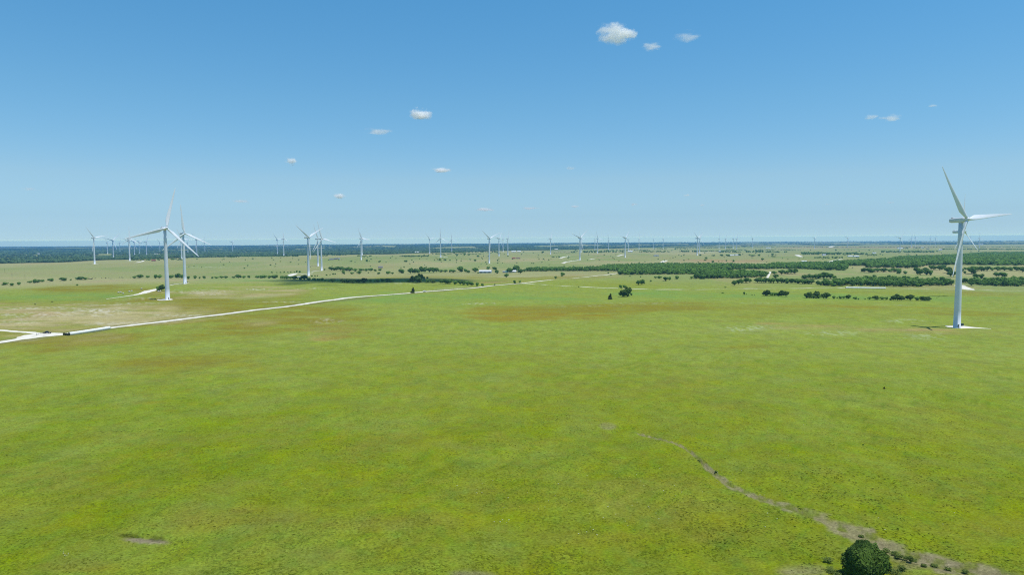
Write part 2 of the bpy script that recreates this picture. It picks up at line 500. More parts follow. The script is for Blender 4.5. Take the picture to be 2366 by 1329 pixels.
# patches: px, py, half width px, half height px, colour, strength, edge roughness
PATCH = [
 (1300, 724, 300, 19, C_RUST, 0.75, 1.1), (1210, 716, 180, 9, C_RUST, 0.4, 1.1), (1480, 714, 220, 12, C_OLIVE, 0.6, 1.1), (1500, 704, 190, 5, C_OLIVE, 0.6, 0.8),
 (1760, 712, 420, 18, C_OLIVE, 0.30, 1.0), (2010, 709, 260, 3.2, C_RUST, 0.55, 0.6), (2240, 724, 160, 5, C_OLIVE, 0.45, 0.7),
 (750, 756, 75, 26, C_RED, 0.35, 1.2), (720, 738, 50, 10, C_TAN, 0.35, 1.1), (800, 770, 60, 14, C_OLIVE, 0.45, 1.0),
 (1240, 862, 55, 10, C_OLIVE, 0.4, 1.0), (1130, 838, 160, 22, C_OLIVE, 0.3, 1.1), (450, 838, 200, 18, C_OLIVE, 0.35, 1.2),
 (1720, 800, 60, 9, C_OLIVE, 0.5, 1.0), (350, 932, 45, 5, C_OLIVE, 0.35, 0.9), (150, 908, 30, 4, C_OLIVE, 0.6, 0.9),
 (2000, 762, 330, 14, C_TAN, 0.22, 1.1), (2110, 765, 150, 9, C_RED, 0.3, 1.2), (1840, 752, 120, 8, C_RED, 0.22, 1.1),
 (330, 715, 480, 48, C_OLIVE, 0.95, 0.9), (210, 722, 330, 32, C_TAN, 0.85, 1.0), (560, 688, 230, 26, C_OLIVE, 0.95, 0.9),
 (560, 678, 170, 12, C_TAN, 0.6, 1.1), (60, 724, 90, 9, C_RED, 0.2, 1.0), (300, 742, 160, 9, C_TAN, 0.5, 1.0),
 (40, 780, 50, 9, C_TAN, 0.4, 1.0), (230, 666, 150, 8, C_OLIVE, 0.9, 0.9), (600, 664, 160, 3, C_TAN, 0.4, 0.9),
 (150, 685, 190, 10, C_FRESH, 0.6, 0.9), (1000, 690, 420, 14, C_FRESH, 0.5, 0.9), (1700, 685, 500, 10, C_FRESH, 0.55, 0.9),
 (640, 646, 260, 5, C_FRESH, 0.5, 0.8), (1420, 656, 160, 9, C_YEL, 0.3, 0.9), (1250, 643, 190, 6, C_OLIVE, 0.45, 0.8),
 (1010, 640, 200, 5, C_OLIVE, 0.4, 0.8), (1150, 652, 120, 4, C_RED, 0.25, 0.8), (2100, 676, 200, 3, C_OLIVE, 0.35, 0.8), (2300, 680, 120, 4, C_OLIVE, 0.4, 0.8),
 (1690, 603.5, 115, 2.8, C_RED, 0.5, 0.3), (1620, 600.5, 60, 1.4, C_RED, 0.45, 0.3), (2010, 571.5, 230, 2.6, C_RED, 0.30, 0.6),
 (1405, 987, 16, 7, C_GREY, 0.8, 1.1), (1100, 1326, 60, 9, C_GREY, 0.95, 0.9), (1860, 1315, 75, 17, C_GREY, 0.7, 1.2),
 (340, 1249, 42, 4.5, C_GREY, 0.8, 1.0), (300, 1240, 24, 2.2, C_DARK, 0.4, 1.0), (362, 1243, 16, 2.0, C_DARK, 0.35, 1.0),
 (2140, 1306, 70, 22, C_GREY, 0.75, 1.1), (2030, 1250, 20, 8, C_TAN, 0.6, 1.1),
 (230, 1095, 90, 14, C_OLIVE, 0.45, 1.0), (560, 1190, 260, 30, C_OLIVE, 0.45, 1.1), (900, 1210, 240, 22, C_OLIVE, 0.5, 1.1),
 (120, 1190, 150, 40, C_YEL, 0.5, 1.1), (450, 1130, 160, 25, C_YEL, 0.4, 1.1), (980, 1290, 140, 20, C_YEL, 0.45, 1.1),
 (170, 1310, 90, 14, C_OLIVE, 0.4, 1.0), (1500, 1250, 220, 20, C_OLIVE, 0.25, 1.2), (2200, 1000, 180, 35, C_YEL, 0.3, 1.1),
 (1200, 640, 60, 1.5, C_WHITE, 0.25, 0.6), (2130, 1322, 40, 7, lin(150, 180, 30, K), 0.8, 0.6),
]
# whitish streaks: px, py, half width, half height, strength
STREAK = [(1730, 759, 85, 9, 0.75), (1930, 770, 75, 8, 0.7), (2090, 743, 48, 6, 0.8), (2130, 778, 70, 11, 0.6), (1480, 701, 120, 2, 0.45),
          (2060, 705, 60, 2, 0.5), (1760, 701, 70, 1.6, 0.6), (230, 718, 90, 9, 0.9), (90, 728, 120, 8, 0.6), (100, 712, 130, 3, 0.8), (280, 703, 130, 3, 0.6),
          (290, 748, 110, 6, 0.7), (420, 730, 120, 4, 0.6), (470, 675, 90, 8, 0.6), (720, 667, 60, 2, 0.6), (340, 690, 70, 4, 0.5), (480, 618, 70, 2, 0.4),
          (1100, 702, 60, 2, 0.6), (1340, 708, 110, 2, 0.4), (640, 698, 70, 2.5, 0.5), (60, 768, 60, 3, 0.4), (760, 742, 40, 6, 0.4), (1760, 808, 45, 4, 0.3),
          (590, 669, 50, 2.5, 0.7), (910, 655, 60, 1.6, 0.5), (40, 745, 60, 4, 0.5)]
def _ell(px, py, rx, ry):
    c = ground_at(px, py); a = ground_at(px, py - ry); b = ground_at(px, py + ry)
    return c.x, c.y, rx * c.y / FPX, max(1.0, (a.y - b.y) * 0.5), (ground_at(px + 5, py).x - c.x), c.x / c.y
_PW = [(_ell(*q[:4]), q[4], q[5], q[6]) for q in PATCH]
_SW = [(_ell(*q[:4]), q[4]) for q in STREAK]
# forest boundary: photograph pixel of the plain's far edge
FEDGE = [(-400, 612), (0, 610), (130, 607), (220, 603), (330, 600), (420, 596.5), (560, 593), (650, 591.5), (760, 588.5), (900, 587), (1040, 583), (1150, 580.5),
         (1300, 577.5), (1420, 575), (1500, 573), (1700, 570.5), (1900, 569), (2100, 566), (2366, 564), (2700, 564)]
_fe = [ground_at(min(max(a, 0), 2366), b) for a, b in FEDGE]
_fa = np.array([math.atan((a - CX) / FPX) for a, b in FEDGE]); _fd = np.array([math.hypot(p.x, p.y) for p in _fe])

ROADLINE = [(p.x, p.y, 4.0) for p in [ground_at(*q) for q in [(0, 791.5), (84, 779), (148, 772.6), (253, 757.8), (500, 728.3), (689, 705), (900, 681.1), (1069, 667.6), (1210, 654.4)]]]

def wood_mask(x, y):
    d = np.hypot(x, y); a = np.arctan2(x, y)
    e = np.interp(a, _fa, _fd)
    n = fbm(x / 420, y / 700, 41, 4)
    m = sstep(0.97, 1.04, d / e + (n - 0.5) * 0.14)
    holes = sstep(0.60, 0.68, fbm(x / 520 + 9, y / 1500, 43, 4) + 0.03) * sstep(1.12, 1.4, d / e)
    right = sstep(0.05, 0.38, a) * sstep(0.60, 0.46, fbm(x / 700, y / 1100, 45, 3))
    return m * (1 - holes) * (1 - 0.85 * right)

def ground_tint(x, y):
    x, y = np.asarray(x, float), np.asarray(y, float)
    d = np.hypot(x, y)
    big = fbm(x / 130, y / 130, 1, 4)[..., None]
    mid = fbm(x / 26 + 3, y / 34, 2, 4)[..., None]
    sml = fbm(x / 5.5, y / 7.5, 3, 4)[..., None]
    col = C_LUSH * (1 - 0.0 * big)
    mix = lambda a, b, t: a * (1 - t) + b * t
    col = mix(col, C_YEL, sstep(0.42, 0.72, big) * 0.32)
    col = mix(col, C_PALE, sstep(0.42, 0.80, mid) * 0.28)
    col = mix(col, C_OLIVE, sstep(0.52, 0.75, fbm(x / 40, y / 22, 7, 4))[..., None] * 0.36)
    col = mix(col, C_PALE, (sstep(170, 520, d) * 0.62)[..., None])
    ux, uy = (x * 0.8 - y * 0.6), (x * 0.6 + y * 0.8)
    tus = sstep(0.57, 0.72, fbm(ux / 2.2, uy / 13.0, 8, 4)) * sstep(0.45, 0.6, fbm(x / 55, y / 45, 10, 3)) * sstep(700, 300, d)
    col = mix(col, lin(112, 140, 34, K), (tus * 0.4)[..., None])
    col = mix(col, lin(124, 158, 52, K), sstep(0.5, 0.7, fbm(x / 3.2, y / 4.2, 16, 3))[..., None] * 0.3)
    col = mix(col, lin(158, 158, 52, K), sstep(0.52, 0.72, fbm(x / 4.4, y / 6.0, 17, 3))[..., None] * 0.3)
    col = col * (0.87 + 0.26 * sml)
    # the far plain: browner, in field-sized blocks and drifts
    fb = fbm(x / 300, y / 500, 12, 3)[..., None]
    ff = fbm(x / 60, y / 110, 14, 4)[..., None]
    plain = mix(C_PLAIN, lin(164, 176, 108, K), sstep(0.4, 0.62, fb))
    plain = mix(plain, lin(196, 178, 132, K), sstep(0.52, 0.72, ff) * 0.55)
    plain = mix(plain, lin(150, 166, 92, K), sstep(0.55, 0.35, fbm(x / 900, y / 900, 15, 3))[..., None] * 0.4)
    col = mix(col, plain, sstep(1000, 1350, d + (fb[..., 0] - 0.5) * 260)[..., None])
    n = fbm(x / 18, y / 24, 21, 4) - 0.5
    n2 = fbm(x / 60, y / 90, 22, 4) - 0.5
    sk = 0.35 + 1.1 * sstep(0.3, 0.7, fbm(x / 34, y / 15, 23, 4))
    for (cx, cyy, rx, ry, _, sh), c, s, ro in _PW:
        yy = y - cyy; xx = x - cx - sh * yy
        nn = n if rx < 60 else n2
        m = sstep(1.25, 0.45, np.sqrt((xx / rx) ** 2 + (yy / ry) ** 2) + nn * ro * 1.6)
        m = np.clip(m * s * (sk if ro > 0.5 else 1), 0, 1)
        if m.max() > 0: col = mix(col, c, m[..., None])
    st = fbm(x / 2.2, y / 5.5, 25, 4)
    for (cx, cyy, rx, ry, _, sh), s in _SW:
        yy = y - cyy; xx = x - cx - sh * yy
        m = sstep(1.2, 0.3, np.sqrt((xx / rx) ** 2 + (yy / ry) ** 2) + n * 1.2)
        m = m * sstep(0.46, 0.70, st + n * 0.25) * s * (0.8 if cx > 0 else 0.9)
        if m.max() > 0: col = mix(col, C_WHITE if cx < 0 else lin(206, 218, 170, K), m[..., None])
    g = np.where(d < 450, gully_mask(x, y), 0)
    gc = mix(C_GREY, lin(120, 134, 46, K), 0.8 * sstep(0.48, 0.66, fbm(x / 2.4, y / 2.4, 33, 3))[..., None])
    gc = gc * (0.75 + 0.5 * fbm(x / 0.9, y / 0.9, 34, 2))[..., None]
    col = mix(col, gc, (g * 0.8)[..., None])
    rq, rw = poly_dist(x, y, ROADLINE)
    col = mix(col, lin(132, 132, 88, K), (sstep(14, 5, rq + n * 14) * 0.6 * (d > 300))[..., None])
    w = wood_mask(x, y)
    wc = C_WOOD * (0.7 + 0.6 * fbm(x / 90, y / 160, 51, 4))[..., None]
    wc = mix(wc, lin(96, 120, 66, K), (sstep(0.56, 0.7, fbm(x / 380, y / 900, 53, 4)) * 0.5)[..., None])
    col = mix(col, wc, w[..., None])
    return np.clip(col, 0.004, 0.9)

def build_ground():
    fine = np.arange(-43, 43.01, 0.115)
    az = np.radians(np.concatenate([np.arange(-180, -43, 3.0), fine, np.arange(46, 180, 3.0)]))
    rr = [14.0]
    while rr[-1] < 25500:
        d = rr[-1]
        rr.append(d * (1.03 if d < 90 else 1.0065 if d < 700 else 1.009 if d < 6000 else 1.02))
    rr = np.array(rr)
    A, D = np.meshgrid(az, rr)
    X, Y = D * np.sin(A), D * np.cos(A)
    Z = T(X, Y)
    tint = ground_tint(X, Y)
    na, nr = len(az), len(rr)
    V = np.stack([X, Y, Z], -1).reshape(-1, 3)
    V = np.vstack([V, [[0, 0, float(T(0.0, 0.1))]]])
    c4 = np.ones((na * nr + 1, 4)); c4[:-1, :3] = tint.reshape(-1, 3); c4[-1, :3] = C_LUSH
    i = np.arange(nr - 1)[:, None] * na; j = np.arange(na)[None, :]; j2 = (j + 1) % na
    F = np.stack([i + j, i + na + j, i + na + j2, i + j2], -1).reshape(-1, 4)
    F = F[:, ::-1]
    k = np.arange(na); cap = np.stack([np.full(na, na * nr), k, (k + 1) % na, (k + 1) % na], -1)
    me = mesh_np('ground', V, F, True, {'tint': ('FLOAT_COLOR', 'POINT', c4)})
    o = mobj('ground', me, M_ground)
    tag(o, 'wide green prairie field running out to the horizon', 'ground', kind='structure')
    # orient upwards
    if me.polygons[0].normal.z < 0: me.flip_normals()
build_ground()

# ------------------------------------------------------------------ roads, tracks and pads
def resample(pts, step):
    out = []
    for (a, wa), (b, wb) in zip(pts[:-1], pts[1:]):
        n = max(1, int((b - a).length / step))
        for k in range(n): out.append((a.lerp(b, k / n), wa + (wb - wa) * k / n))
    out.append(pts[-1])
    return out

def road(name, pix, width, label, lift=0.06, edge=0.25, gaps=0.0, mat=None):
    pts = [(ground_at(q[0], q[1]), q[2] if len(q) > 2 else width) for q in pix]
    D = sum(p.y for p, _ in pts) / len(pts)
    pts = resample(pts, max(2.0, D / 160))
    V, F = [], []
    n = 7
    for k, (p, w) in enumerate(pts):
        a = pts[max(0, k - 1)][0]; b = pts[min(len(pts) - 1, k + 1)][0]
        t = Vector((b.x - a.x, b.y - a.y)).normalized(); nrm = Vector((-t.y, t.x))
        jl, jr = (random.uniform(-1, 1) * edge * w * 0.35 for _ in range(2))
        if gaps and vnoise(k * 0.35, 3.3, 8) < gaps: w = w * 0.12
        for s in range(n):
            u = s / (n - 1) * 2 - 1
            off = u * (w * 0.5 + (jl if u < 0 else jr) * abs(u))
            x, y = p.x + nrm.x * off, p.y + nrm.y * off
            V.append((x, y, float(T(x, y)) + (lift + D * 0.00004) * (1 - 0.8 * u * u)))
    for k in range(len(pts) - 1):
        for s in range(n - 1):
            i = k * n + s
            F.append((i, i + 1, i + n + 1, i + n))
    me = mesh_np(name, V, F, True)
    if me.polygons[0].normal.z < 0: me.flip_normals()
    o = mobj(name, me, mat or M_gravel)
    return tag(o, label, 'road', kind='structure')

road('gravel_road', [(-260, 828), (0, 791.5), (38, 785), (84, 779), (148, 772.6), (253, 757.8), (500, 728.3), (689, 705), (797, 687.6 + 1.5), (900, 681.1, 7.6), (951, 676.9, 7.0),
     (985, 673.8, 6.6), (1069, 667.6, 6.2), (1133, 660.8, 5.8), (1188, 656, 5.4), (1210, 654.4, 5.0)], 8.6, 'long straight white gravel road crossing the field')
road('gravel_track', [(1210, 654.4), (1238, 650.7), (1300, 644.7), (1322, 643.5), (1356, 640.2), (1378, 637.5), (1428, 631.2)], 5.5, 'white gravel track continuing to the wood', gaps=0.25)
road('farm_road', [(1206, 655.2), (1240, 657), (1302, 661.3), (1386, 665), (1445, 667.2), (1522, 669.3), (1622, 669.3), (1669, 668.4), (1805, 666.7), (1900, 665.5),
     (1952, 665.2), (2047, 666.3), (2182, 668.8), (2254, 670), (2366, 672), (2560, 675)], 4.2, 'thin pale farm road behind the field', gaps=0.5)
road('side_road', [(-200, 757), (0, 763.5), (70, 768.6), (98, 772.5), (118, 776)], 6.0, 'white side road joining from the left')
road('road_junction', [(40, 784.5, 5), (70, 778, 14), (95, 774.2, 22), (118, 773, 20), (140, 772.4, 12), (165, 770.6, 5)], 8.0, 'bare white road junction', lift=0.09)
road('hill_track', [(245, 691.5, 1.5), (268, 688, 2.5), (290, 685, 4), (313, 681.8, 5), (330, 678, 9), (345, 672.5, 13), (356, 669.5, 8), (364, 667.2, 4)], 6.0, 'white access track curving up the left hill')
road('turbine_pad', [(363, 693.2, 4), (374, 692.8, 16), (387, 692.8, 22), (395, 692.5, 14), (400, 692.2, 4)], 16, 'pale gravel pad under the left hill turbine')
road('turbine_pad', [(2186, 753.2, 3), (2200, 755, 12), (2218, 756, 17), (2240, 757.2, 10), (2265, 758.6, 4), (2290, 760, 1.5)], 14, 'white gravel pad under the big right turbine')
road('hill_track', [(393, 659, 3), (404, 657, 4), (420, 655.3, 6), (436, 654, 4)], 4, 'short pale track behind the left hill turbine')
road('access_track', [(667, 638.6, 12), (676, 634.6, 14), (684, 631.8, 12)], 8, 'white access track left of the trio of turbines')
road('access_track', [(684, 632.2, 4), (700, 633, 7), (714, 632.8, 12), (722, 631.8, 4)], 6, 'pale pad at the foremost turbine of the trio')
road('access_track', [(719, 628.5), (735, 626), (744, 625)], 5, 'pale track in the hollow behind the trio')
road('access_track', [(1300.7, 608.6, 10), (1305, 606.5, 10), (1320, 603.5, 9), (1339, 601, 10)], 8, 'white track to the turbine right of the middle')
road('access_track', [(1294, 596.8), (1303, 594), (1316, 592)], 12, 'white track on the plain right of the middle')
road('access_track', [(1363, 599.4), (1371, 598.2)], 14, 'white patch of track right of the middle')
road('access_track', [(1424, 592), (1432, 590.5), (1442, 588)], 12, 'pale track left of the tall turbine')
road('access_track', [(1529, 606.6, 12), (1534, 604, 16), (1539, 602, 14)], 12, 'white track patch above the big wood')
road('access_track', [(1616, 585), (1630, 583.4), (1655, 582.3)], 12, 'pale track to the overlapping turbine pair')
road('access_track', [(1841, 589.2, 20), (1846, 591.5, 20), (1852, 593.8, 12)], 16, 'curving pale track right of the reddish field')
road('access_track', [(2243, 670.3, 10), (2233, 667.5, 16), (2222, 662.5, 14), (2214, 659.5, 12)], 10, 'broad white track behind the big right turbine')
road('access_track', [(2205, 659), (2228, 659)], 5, 'pale yard behind the big right turbine')
road('access_track', [(315, 607), (325, 605), (330, 604), (331, 602.6)], 9, 'white loop track at the left pasture edge')
road('access_track', [(293, 603.3), (310, 602.7), (318, 602.2)], 8, 'pale track at the left pasture edge turbine')
road('access_track', [(214, 610.3), (228, 610.2)], 9, 'pale pad at the leftmost turbine')
road('access_track', [(1124, 609.6), (1136, 609.6)], 10, 'pale pad at the large turbine behind the barn')
road('access_track', [(1013, 594.4), (1032, 593.5)], 14, 'pale pad at the middle far turbine')
road('access_track', [(1944, 599), (1926, 602.5, 12), (1917, 605.2, 20)], 12, 'pale lane winding through the right wood')
road('access_track', [(1917, 571.6), (1925, 569)], 40, 'pale lane on the right horizon')
road('access_track', [(1780, 628), (1776, 637), (1772, 643)], 4, 'brown lane beside the wood')

# ------------------------------------------------------------------ wind turbines
def tower_mesh():
    rings = []
    zs = [0, 0.25, 0.3, 13, 26.4, 39, 52.4, 65, 78.2]
    for z in zs:
        r = 2.45 - (2.45 - 1.5) * z / 78.2
        if z < 0.28: r += 0.25
        rings.append([Vector((r * math.cos(a), r * math.sin(a), z)) for a in np.linspace(0, 2 * math.pi, 32, endpoint=False)])
    return bm_mesh('tower', ring_tube(rings), True)
def sect(x, w, h, zc, n=20, p=4.0):
    out = []
    for a in np.linspace(0, 2 * math.pi, n, endpoint=False):
        c, s = math.cos(a), math.sin(a)
        out.append(Vector((x, w * 0.5 * math.copysign(abs(c) ** (2 / p), c), zc + h * 0.5 * math.copysign(abs(s) ** (2 / p), s))))
    return out
def nacelle_mesh():
    prof = [(-8.3, 2.2, 2.0, 0.25), (-8.2, 3.0, 2.7, 0.2), (-7.0, 3.5, 3.2, 0.1), (-2, 3.7, 3.6, 0), (1.6, 3.7, 3.6, 0), (2.7, 3.2, 3.1, 0.05), (3.1, 2.5, 2.5, 0.1)]
    bm = ring_tube([sect(*q) for q in prof])
    bm_box(bm, (-6.2, 0, 2.1), (1.6, 2.2, 0.5), bevel=0.1)
    bm_box(bm, (-7.0, 0.5, 2.4), (0.08, 0.08, 1.6)); bm_box(bm, (-7.0, -0.5, 2.4), (0.08, 0.08, 1.6)); bm_box(bm, (-7.0, 0, 3.1), (0.08, 1.3, 0.08))
    g = bmesh.ops.create_cone(bm, segments=24, radius1=1.55, radius2=1.55, depth=0.8, cap_ends=True)
    bmesh.ops.translate(bm, vec=(0, 0, -1.85), verts=g['verts'])
    return bm_mesh('nacelle', bm, True)
def hub_mesh():
    rings = []
    for x, r in ((-1.5, 1.25), (-1.2, 1.5), (0, 1.65), (0.9, 1.45), (1.6, 1.0), (2.0, 0.45), (2.1, 0.08)):
        rings.append([Vector((x, r * math.cos(a), r * math.sin(a))) for a in np.linspace(0, 2 * math.pi, 24, endpoint=False)])
    return bm_mesh('hub', ring_tube(rings), True)
def blade_mesh():
    # along +Z, chord in Y, thickness in X (the rotor axis)
    st = [(1.2, 2.0, 2.0, -26), (2.6, 2.0, 1.95, -26), (5, 2.9, 1.5, -26), (8.5, 3.9, 1.0, -23), (12, 3.7, 0.76, -20), (18, 3.1, 0.54, -15), (25, 2.5, 0.40, -12), (32, 1.95, 0.28, -9), (39, 1.4, 0.18, -7), (44, 0.9, 0.1, -6), (45.6, 0.5, 0.06, -6), (46, 0.1, 0.03, -6)]
    rings = []
    for z, ch, th, tw in st:
        r = []
        k = min(1, max(0, (z - 2.6) / 5.0))
        for a in np.linspace(0, 2 * math.pi, 18, endpoint=False):
            yy = math.cos(a) * 0.5; xx = math.sin(a) * 0.5
            taper = 1 - k * 0.75 * (0.5 - yy)
            y = (yy - 0.2 * k) * ch; x = xx * th * taper
            c, s = math.cos(R(tw)), math.sin(R(tw))
            r.append(Vector((x * c - y * s + 1.8 * (z / 46) ** 2, x * s + y * c, z)))
        rings.append(r)
    return bm_mesh('blade', ring_tube(rings), True)
ME_TOWER, ME_NAC, ME_HUB, ME_BLADE = tower_mesh(), nacelle_mesh(), hub_mesh(), blade_mesh()
for me, mt in ((ME_TOWER, M_white), (ME_NAC, M_white), (ME_HUB, M_white), (ME_BLADE, M_blade)): me.materials.append(mt)
def door_mesh():
    bm = bmesh.new()
    bm_box(bm, (0, 0, 1.9), (0.16, 1.0, 2.2), bevel=0.05)
    for k in range(5): bm_box(bm, (0.45 + 0.28 * (4 - k), 0, 0.1 + k * 0.16), (0.28, 1.1, 0.06))
    for s in (-0.55, 0.55): bm_box(bm, (1.0, s, 1.0), (1.6, 0.05, 0.05), Matrix.Rotation(R(28), 3, 'Y'))
    return bm_mesh('door', bm)
ME_DOOR = door_mesh(); ME_DOOR.materials.append(M_grey)
for i, (hx, hy, bx, by, th, off, label) in enumerate(TURB):
    D = FPX * HUB / (by - hy)
    d = pdir(bx, by)
    x, y = d.x * D / 1.0, d.y * D
    z = float(T0(x, y))
    to_cam = math.atan2(-y, -x)
    t = tag(empty('wind_turbine', (x, y, z - 0.1), to_cam + R(off)), label, 'wind turbine', 'white wind turbines spread across the plain')
    mobj('tower', ME_TOWER, None, t)
    n = mobj('nacelle', ME_NAC, None, t); n.location = (0, 0, HUB)
    n.rotation_euler = (0, R(-4), 0)
    h = mobj('hub', ME_HUB, None, t); h.location = (4.6, 0, HUB + 0.32); h.rotation_euler = (0, R(-4), 0)
    for k in range(3):
        b = mobj('blade', ME_BLADE, None, t)
        b.matrix_local = Matrix.Translation((4.6, 0, HUB + 0.32)) @ Matrix.Rotation(R(-4), 4, 'Y') @ Matrix.Rotation(-R(th + 120 * k), 4, 'X')
    if by - hy > 100:
        dr = mobj('door', ME_DOOR, None, t)
        a = R(-off + 25); dr.location = (2.4 * math.cos(a), 2.4 * math.sin(a), 0.05); dr.rotation_euler = (0, 0, a)

def cabinet(px, py, label, s=1.0):
    p = ground_at(px, py)
    c = tag(empty('transformer_box', p, R(20)), label, 'transformer', 'transformer boxes beside turbines')
    bm = bmesh.new(); bm_box(bm, (0, 0, 0.95 * s), (2.3 * s, 2.0 * s, 1.8 * s), bevel=0.08)
    mobj('body', bm_mesh('body', bm), M_green_box, c)
    bm = bmesh.new()
    for k in range(7): bm_box(bm, (-0.9 * s + 0.3 * s * k, 1.2 * s, 0.9 * s), (0.06, 0.4 * s, 1.4 * s))
    mobj('cooling_fins', bm_mesh('cooling_fins', bm), M_dark, c)
    bm = bmesh.new(); bm_box(bm, (0, 0, 0.05), (3.0 * s, 3.0 * s, 0.14))
    mobj('base', bm_mesh('base', bm), M_gravel, c)
cabinet(2221.5, 753.5, 'dark green transformer box right of the big right turbine tower')
cabinet(431.5, 653.2, 'dark transformer box at the foot of the second hill turbine')

# ------------------------------------------------------------------ trees
def ico(sub):
    bm = bmesh.new()
    bmesh.ops.create_icosphere(bm, subdivisions=sub, radius=1.0)
    V = np.array([v.co[:] for v in bm.verts]); F = np.array([[v.index for v in f.verts] for f in bm.faces])
    bm.free()
    return V, F
ICO = {k: ico(k) for k in (1, 2)}

def crown_arrays(seed, nleaf, leaf, lobes=9, shape='round', core_sub=1, core=0.9, spread=(0.84, 1.1)):
    """Vertices, quads and a tint per vertex of a unit crown (1 wide, 1 high, z 0..1)."""
    g = np.random.default_rng(seed)
    L = []
    if shape == 'cone':
        for k in range(lobes):
            z = (k + 0.6) / lobes; r = 0.36 * (1 - z) ** 0.8 + 0.05
            L.append((g.normal(0, 0.06), g.normal(0, 0.06), z * 0.93, r, 0.10 + 0.08 * (1 - z)))
    else:
        L.append((0, 0, 0.50, 0.36, 0.38))
        for k in range(lobes):
            a = 2 * math.pi * (k + g.uniform(-.4, .4)) / lobes * 1.618 * 1.0
            e = g.uniform(-0.2, 1.0)
            rr = g.uniform(0.16, 0.27)
            q = (0.5 - rr * 0.9) * math.sqrt(max(0.05, 1 - (max(e, 0)) ** 2 * 0.85))
            zc = 0.46 + e * (0.5 - rr * 0.6) * 0.9 if e > 0 else 0.30 + g.uniform(-0.12, 0.1)
            L.append((q * math.cos(a), q * math.sin(a), zc, rr, rr * g.uniform(0.8, 1.05)))
    L = np.array(L)
    V, F, C = [], [], []
    iv, jf = ICO[core_sub]
    off = 0
    for (x, y, z, r, rz) in L:
        jit = 1 + g.normal(0, 0.09, (len(iv), 1))
        v = iv * jit * np.array([r, r, rz]) * core + np.array([x, y, z])
        v[:, 2] = np.maximum(v[:, 2], 0.01)
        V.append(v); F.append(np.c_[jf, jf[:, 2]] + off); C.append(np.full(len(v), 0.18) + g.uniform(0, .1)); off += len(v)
    n = int(nleaf)
    w = L[:, 3] ** 2; idx = g.choice(len(L), n, p=w / w.sum())
    dr = g.normal(size=(n, 3)); dr /= np.linalg.norm(dr, axis=1)[:, None]
    dr[:, 2] = np.where(dr[:, 2] < -0.35, -dr[:, 2], dr[:, 2])
    P = L[idx, :3] + dr * np.c_[L[idx, 3], L[idx, 3], L[idx, 4]] * g.uniform(spread[0], spread[1], (n, 1))
    P[:, 2] = np.clip(P[:, 2], 0.02, 1.0)
    nr = dr + np.array([0, 0, 0.25]) + g.normal(0, 0.32, (n, 3)); nr /= np.linalg.norm(nr, axis=1)[:, None]
    t = np.cross(nr, g.normal(size=(n, 3))); t /= np.linalg.norm(t, axis=1)[:, None] + 1e-9
    b = np.cross(nr, t)
    s = leaf * g.uniform(0.6, 1.35, (n, 1))
    q = np.stack([P - t * s - b * s * .7, P + t * s * .8 - b * s, P + t * s + b * s * .7, P - t * s * .7 + b * s], 1)
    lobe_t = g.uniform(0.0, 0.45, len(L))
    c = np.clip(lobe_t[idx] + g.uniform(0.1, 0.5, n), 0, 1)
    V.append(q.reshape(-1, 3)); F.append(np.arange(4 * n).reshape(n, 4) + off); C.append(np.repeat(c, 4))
    return np.vstack(V), np.vstack(F), np.concatenate(C)

def crown_mesh(name, mat, *a, **k):
    V, F, C = crown_arrays(*a, **k)
    me = mesh_np(name, V, F, False, {'tint': ('FLOAT', 'POINT', C)})
    me.materials.append(mat)
    return me
def trunk_mesh(seed):
    g = random.Random(seed)
    bm = bmesh.new()
    def limb(p, q, r0, r1):
        ax = (q - p).normalized(); u = ax.orthogonal().normalized(); v = ax.cross(u)
        prev = None
        for k in range(4):
            t = k / 3; c = p.lerp(q, t) + (u * g.uniform(-.01, .01) if 0 < k < 3 else u * 0); rr = r0 + (r1 - r0) * t
            ring = [bm.verts.new(c + u * rr * math.cos(a) + v * rr * math.sin(a)) for a in (0, 1.05, 2.09, 3.14, 4.19, 5.24)]
            if prev:
                for i in range(6): bm.faces.new((prev[i], prev[(i + 1) % 6], ring[(i + 1) % 6], ring[i]))
            prev = ring
    limb(Vector((0, 0, -0.06)), Vector((0.01, 0.01, 0.34)), 0.045, 0.03)
    for k in range(5):
        a = k * 1.257 + g.uniform(-.4, .4)
        limb(Vector((0.01, 0.01, 0.22 + 0.02 * k)), Vector((0.3 * math.cos(a), 0.3 * math.sin(a), 0.5 + g.uniform(0, .2))), 0.022, 0.007)
    me = bm_mesh('trunk', bm, True); me.materials.append(M_bark)
    return me
ME_TRUNK = [trunk_mesh(k) for k in range(3)]
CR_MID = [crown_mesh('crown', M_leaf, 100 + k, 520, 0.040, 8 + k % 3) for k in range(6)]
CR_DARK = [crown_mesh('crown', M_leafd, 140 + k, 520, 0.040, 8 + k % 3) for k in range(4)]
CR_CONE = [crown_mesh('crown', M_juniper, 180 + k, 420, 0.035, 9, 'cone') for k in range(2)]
LOW = [crown_arrays(200 + k, 120, 0.08, 5, core=0.96) for k in range(6)]

ORD = ['first', 'second', 'third', 'fourth', 'fifth', 'sixth', 'seventh', 'eighth', 'ninth', 'tenth', 'eleventh', 'twelfth', 'thirteenth', 'fourteenth', 'fifteenth',
       'sixteenth', 'seventeenth', 'eighteenth', 'nineteenth', 'twentieth']
TENS = {2: 'twenty', 3: 'thirty', 4: 'forty', 5: 'fifty', 6: 'sixty', 7: 'seventy'}
def ordinal(i):
    if i < 20: return ORD[i]
    a, b = divmod(i + 1, 10)
    return (TENS[a][:-1] + 'ieth') if b == 0 else TENS[a] + '-' + ORD[b - 1]

